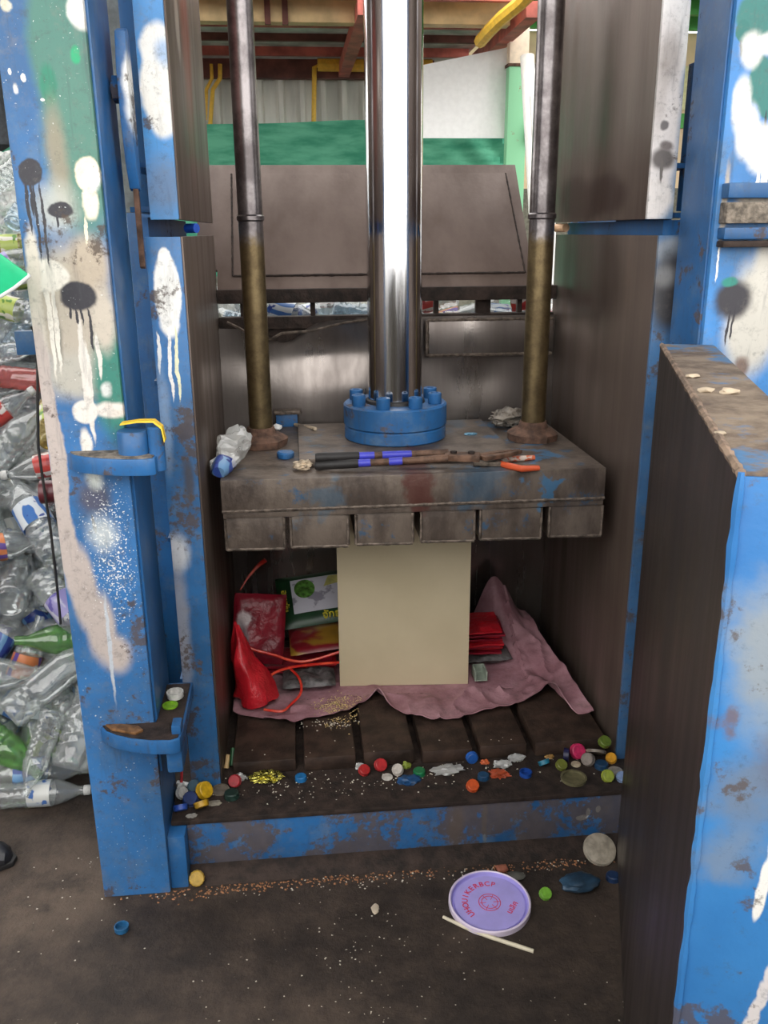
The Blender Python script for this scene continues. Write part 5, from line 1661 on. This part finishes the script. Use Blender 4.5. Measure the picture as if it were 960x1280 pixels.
def nudge_apart(objs, iters=200):
    """Separate the small things on the ledge by their boxes, keeping them on the ledge and off the walls, blocks and post."""
    info = []
    for o in objs:
        R_ = o.rotation_euler.to_matrix()
        vs = [R_ @ v.co for v in o.data.vertices]
        lo_ = [min(v[i] for v in vs) for i in range(2)]
        hi_ = [max(v[i] for v in vs) for i in range(2)]
        # shrink a touch: round outlines do not fill their boxes
        c_ = [(lo_[i] + hi_[i]) / 2 for i in range(2)]
        h_ = [(hi_[i] - lo_[i]) / 2 for i in range(2)]
        info.append([o, c_, h_])
    pos = [[o.location.x + c_[0], o.location.y + c_[1]] for o, c_, h_ in info]
    for it in range(iters):
        for a in range(len(info)):
            for b in range(a + 1, len(info)):
                ha, hb = info[a][2], info[b][2]
                dx, dy = pos[a][0] - pos[b][0], pos[a][1] - pos[b][1]
                # ellipse-like test on the summed half sizes
                sx, sy = ha[0] + hb[0], ha[1] + hb[1]
                e = math.hypot(dx / sx, dy / sy)
                if e < 1.0:
                    if e < 1e-4:
                        dx, e = 1e-3 * sx, 1e-3
                    k = (1.0 / e - 1.0) * 0.25
                    k = min(k, 0.5)
                    pos[a][0] += dx * k
                    pos[a][1] += dy * k
                    pos[b][0] -= dx * k
                    pos[b][1] -= dy * k
        for p_, (o, c_, h_) in zip(pos, info):
            p_[0] = min(max(p_[0], -0.357 + h_[0]), 0.857 - h_[0])
            ymax = 2.086 if p_[0] - h_[0] < -0.243 else 2.124
            p_[1] = min(max(p_[1], 1.952 + h_[1]), ymax - h_[1])
    for p_, (o, c_, h_) in zip(pos, info):
        o.location.x, o.location.y = p_[0] - c_[0], p_[1] - c_[1]
nudge_apart(LEDGE)
tag(MB().tube([(-0.349, 2.075, 0.172), (-0.342, 2.080, 0.245)], 0.004, 8).build('drinking_straw', cap_mat((206, 60, 66)), smooth=True), 'red drinking straw stub standing beside the left post', 'straw')
tag(MB().tube([(0.0 + P(222, 978, z=0.188).x, P(222, 978, z=0.188).y, 0.188), P(240, 982, z=0.188)], 0.006, 10).build('white_stick', MAT['white'], smooth=True), 'short white plastic tube across the caps by the left post', 'tube')
tag(MB().tube([P(283, 960, z=0.178), P(285, 943, z=0.21)], [0.007, 0.006], 10).build('wood_peg', simple('pale_peg', (186, 156, 110), 0.6), smooth=True), 'pale wooden peg upright in the first strap slot', 'peg')
tag(MB().tube([P(290, 957, z=0.178), P(291, 935, z=0.215)], [0.007, 0.006], 10).build('green_neck', cap_mat((34, 92, 52)), smooth=True), 'green bottle-neck piece beside the wooden peg', 'bottle neck')

# ------------------------------------------------------------------ purple bucket lid with red lettering, and the white rod
c0 = P(612, 1128, z=0.012)
LR = 0.101
lid = thing('bucket_lid', 'round lilac bucket lid with red lettering on the ground', 'lid', (c0.x, c0.y, 0))
LMX = Matrix.Translation((c0.x, c0.y, 0.0085)) @ Matrix.Rotation(math.radians(3), 4, 'X')
lil = simple('lilac_plastic', (176, 166, 232), 0.35, 0, 0.04)
m = MB(LMX)
m.lathe([(0, 0.004), (LR * 0.865, 0.004), (LR * 0.872, -0.0015), (LR * 0.925, -0.0015), (LR * 0.940, 0.010), (LR * 0.97, 0.012), (LR, 0.010), (LR, -0.003), (LR * 0.97, -0.003), (LR * 0.95, 0.002), (LR * 0.9, -0.002), (0, 0.001)], (0, 0, 0), 72)
m.build('lid_disc', lil, lid, smooth=True)
m = MB(LMX)
m.lathe([(LR * 0.945, 0.0102), (LR * 0.97, 0.0126), (LR * 1.005, 0.0105), (LR * 1.008, -0.003), (LR * 1.0, -0.003)], (0, 0, 0), 72)
m.build('pale_rim', simple('pale_lilac_rim', (220, 206, 226), 0.35, 0, 0.04), lid, smooth=True)
rt = simple('red_print', (206, 52, 92), 0.5, 0, 0.05)
word = 'UHOUIKERBCP'
for i, chh in enumerate(word):
    a = math.radians(212 - i * 14.2)
    r_ = LR * 0.60
    M_ = LMX @ Matrix.Translation((r_ * math.cos(a), r_ * math.sin(a), 0.0042)) @ Matrix.Rotation(a - PI / 2, 4, 'Z')
    text_mesh('lettering', chh, 0.021, M_, rt, lid, 0.0003, 0.0003)
m = MB(LMX)
for r_ in (0.026, 0.019):
    m.lathe([(r_, 0.0041), (r_ + 0.0018, 0.0041), (r_ + 0.0018, 0.0046), (r_, 0.0046)], (0, 0, 0), 36)
for k in range(6):
    a = k * PI / 3
    m.tube([(0.009 * math.cos(a), 0.009 * math.sin(a), 0.0043), (0.025 * math.cos(a), 0.025 * math.sin(a), 0.0043)], 0.0008, 5)
m.build('round_emblem', rt, lid)
text_mesh('lettering', 'นเลิศ', 0.020, LMX @ Matrix.Translation((LR * 0.52, -LR * 0.22, 0.0042)) @ Matrix.Rotation(math.radians(52), 4, 'Z'), rt, lid, 0.0003, 0.0003)
tag(MB().tube([P(554, 1146, z=0.005), P(580, 1158.5, z=0.005), P(612, 1171, z=0.005), P(667, 1189, z=0.005)], [0.0040, 0.0045, 0.005, 0.005], 10).build('white_rod', MAT['cream'], smooth=True), 'thin off-white plastic rod on the ground in front of the lilac lid', 'rod')

# ------------------------------------------------------------------ things at the left edge of the view
sh = thing('work_shoe', 'black work shoe toe on the ground beside the bottle heap', 'shoe', (-0.86, 2.06, 0))
m = MB()
rings = []
for t, w_, h_ in ((0.0, 0.012, 0.014), (0.04, 0.030, 0.034), (0.12, 0.040, 0.046), (0.25, 0.046, 0.054), (0.4, 0.045, 0.064), (0.55, 0.041, 0.080), (0.7, 0.038, 0.096), (0.85, 0.038, 0.102), (0.95, 0.034, 0.100), (1.0, 0.020, 0.085)):
    cx_, cy_ = -0.803 - 0.262 * t, 2.053 + 0.068 * t
    rings.append([m.v((cx_ - 0.25 * w_ * math.sin(a) * 0, cy_ + w_ * math.cos(a) * (0.75 if math.sin(a) > 0.5 else 1.0), 0.012 + h_ * max(0.0, 0.15 + 0.85 * math.sin(a)) if math.sin(a) > 0 else 0.012)) for a in [2 * PI * k / 18 for k in range(18)]])
for A_, B_ in zip(rings, rings[1:]):
    for k in range(18):
        m.f([A_[k], A_[(k + 1) % 18], B_[(k + 1) % 18], B_[k]])
m.f(rings[0][::-1])
m.f(rings[-1])
m.build('upper', simple('black_leather', (30, 30, 34), 0.45), sh, smooth=True)
m = MB().prism([(-1.075, 2.100), (-1.06, 2.080), (-0.98, 2.060), (-0.90, 2.026), (-0.83, 2.015), (-0.795, 2.035), (-0.792, 2.062), (-0.82, 2.096), (-0.90, 2.122), (-0.98, 2.142), (-1.06, 2.156), (-1.078, 2.140)], 0.0, 0.014)
m.build('sole', MAT['black'], sh, 0.003)
# green sign board with a white edge, on its own stand just outside the view
gb = simple('bright_green_plastic', (24, 176, 120), 0.4, 0, 0.06)
gsn = thing('green_board', 'bright green rounded board with white edge standing in front of the left post', 'board', (-1.06, 1.75, 0))
rim_pts = [(-0.484, 1.528), (-0.498, 1.518), (-0.515, 1.506), (-0.54, 1.492), (-0.60, 1.470), (-0.68, 1.455), (-0.76, 1.452), (-0.84, 1.462), (-1.0, 1.50), (-1.12, 1.58)]
topp = [(-1.12, 1.70), (-0.84, 1.72), (-0.75, 1.705), (-0.64, 1.645), (-0.53, 1.565)]
MB().prism(rim_pts + topp, 1.745, 1.753, 'y').build('board_panel', gb, gsn, 0.002)
MB().tube([(a, 1.749, b) for a, b in rim_pts], 0.0045, 8).build('white_edge', MAT['white'], gsn, smooth=True)
MB().tube([(-1.06, 1.762, 0.0), (-1.06, 1.762, 1.70)], 0.011, 10).build('stand_pole', MAT['bead'], gsn, smooth=True)
MB().lathe([(0, 0), (0.10, 0), (0.10, 0.012), (0.012, 0.02), (0, 0.02)], (-1.06, 1.762, 0), 24).build('stand_base', MAT['black'], gsn, smooth=True)
# dark jacket hanging from the lean-to beam, far left
p = P(3, 180, y=6.9)
jk = MB()
crumple_loft(jk, [(p.x - 0.1, 6.9, 2.14, 0.05, 0.05), (p.x - 0.1, 6.9, 2.2, 0.15, 0.10), (p.x - 0.1, 6.9, 2.35, 0.16, 0.11), (p.x - 0.1, 6.9, 2.5, 0.15, 0.10), (p.x - 0.1, 6.9, 2.65, 0.16, 0.09), (p.x - 0.1, 6.9, 2.80, 0.10, 0.07), (p.x - 0.1, 6.9, 2.975, 0.02, 0.02)], 26, 0.03, 4)
tag(jk.build('dark_jacket', simple('dark_grey_cloth', (58, 62, 66), 0.9), smooth=True), 'dark jacket hanging from the lean-to beam behind the heap', 'jacket')
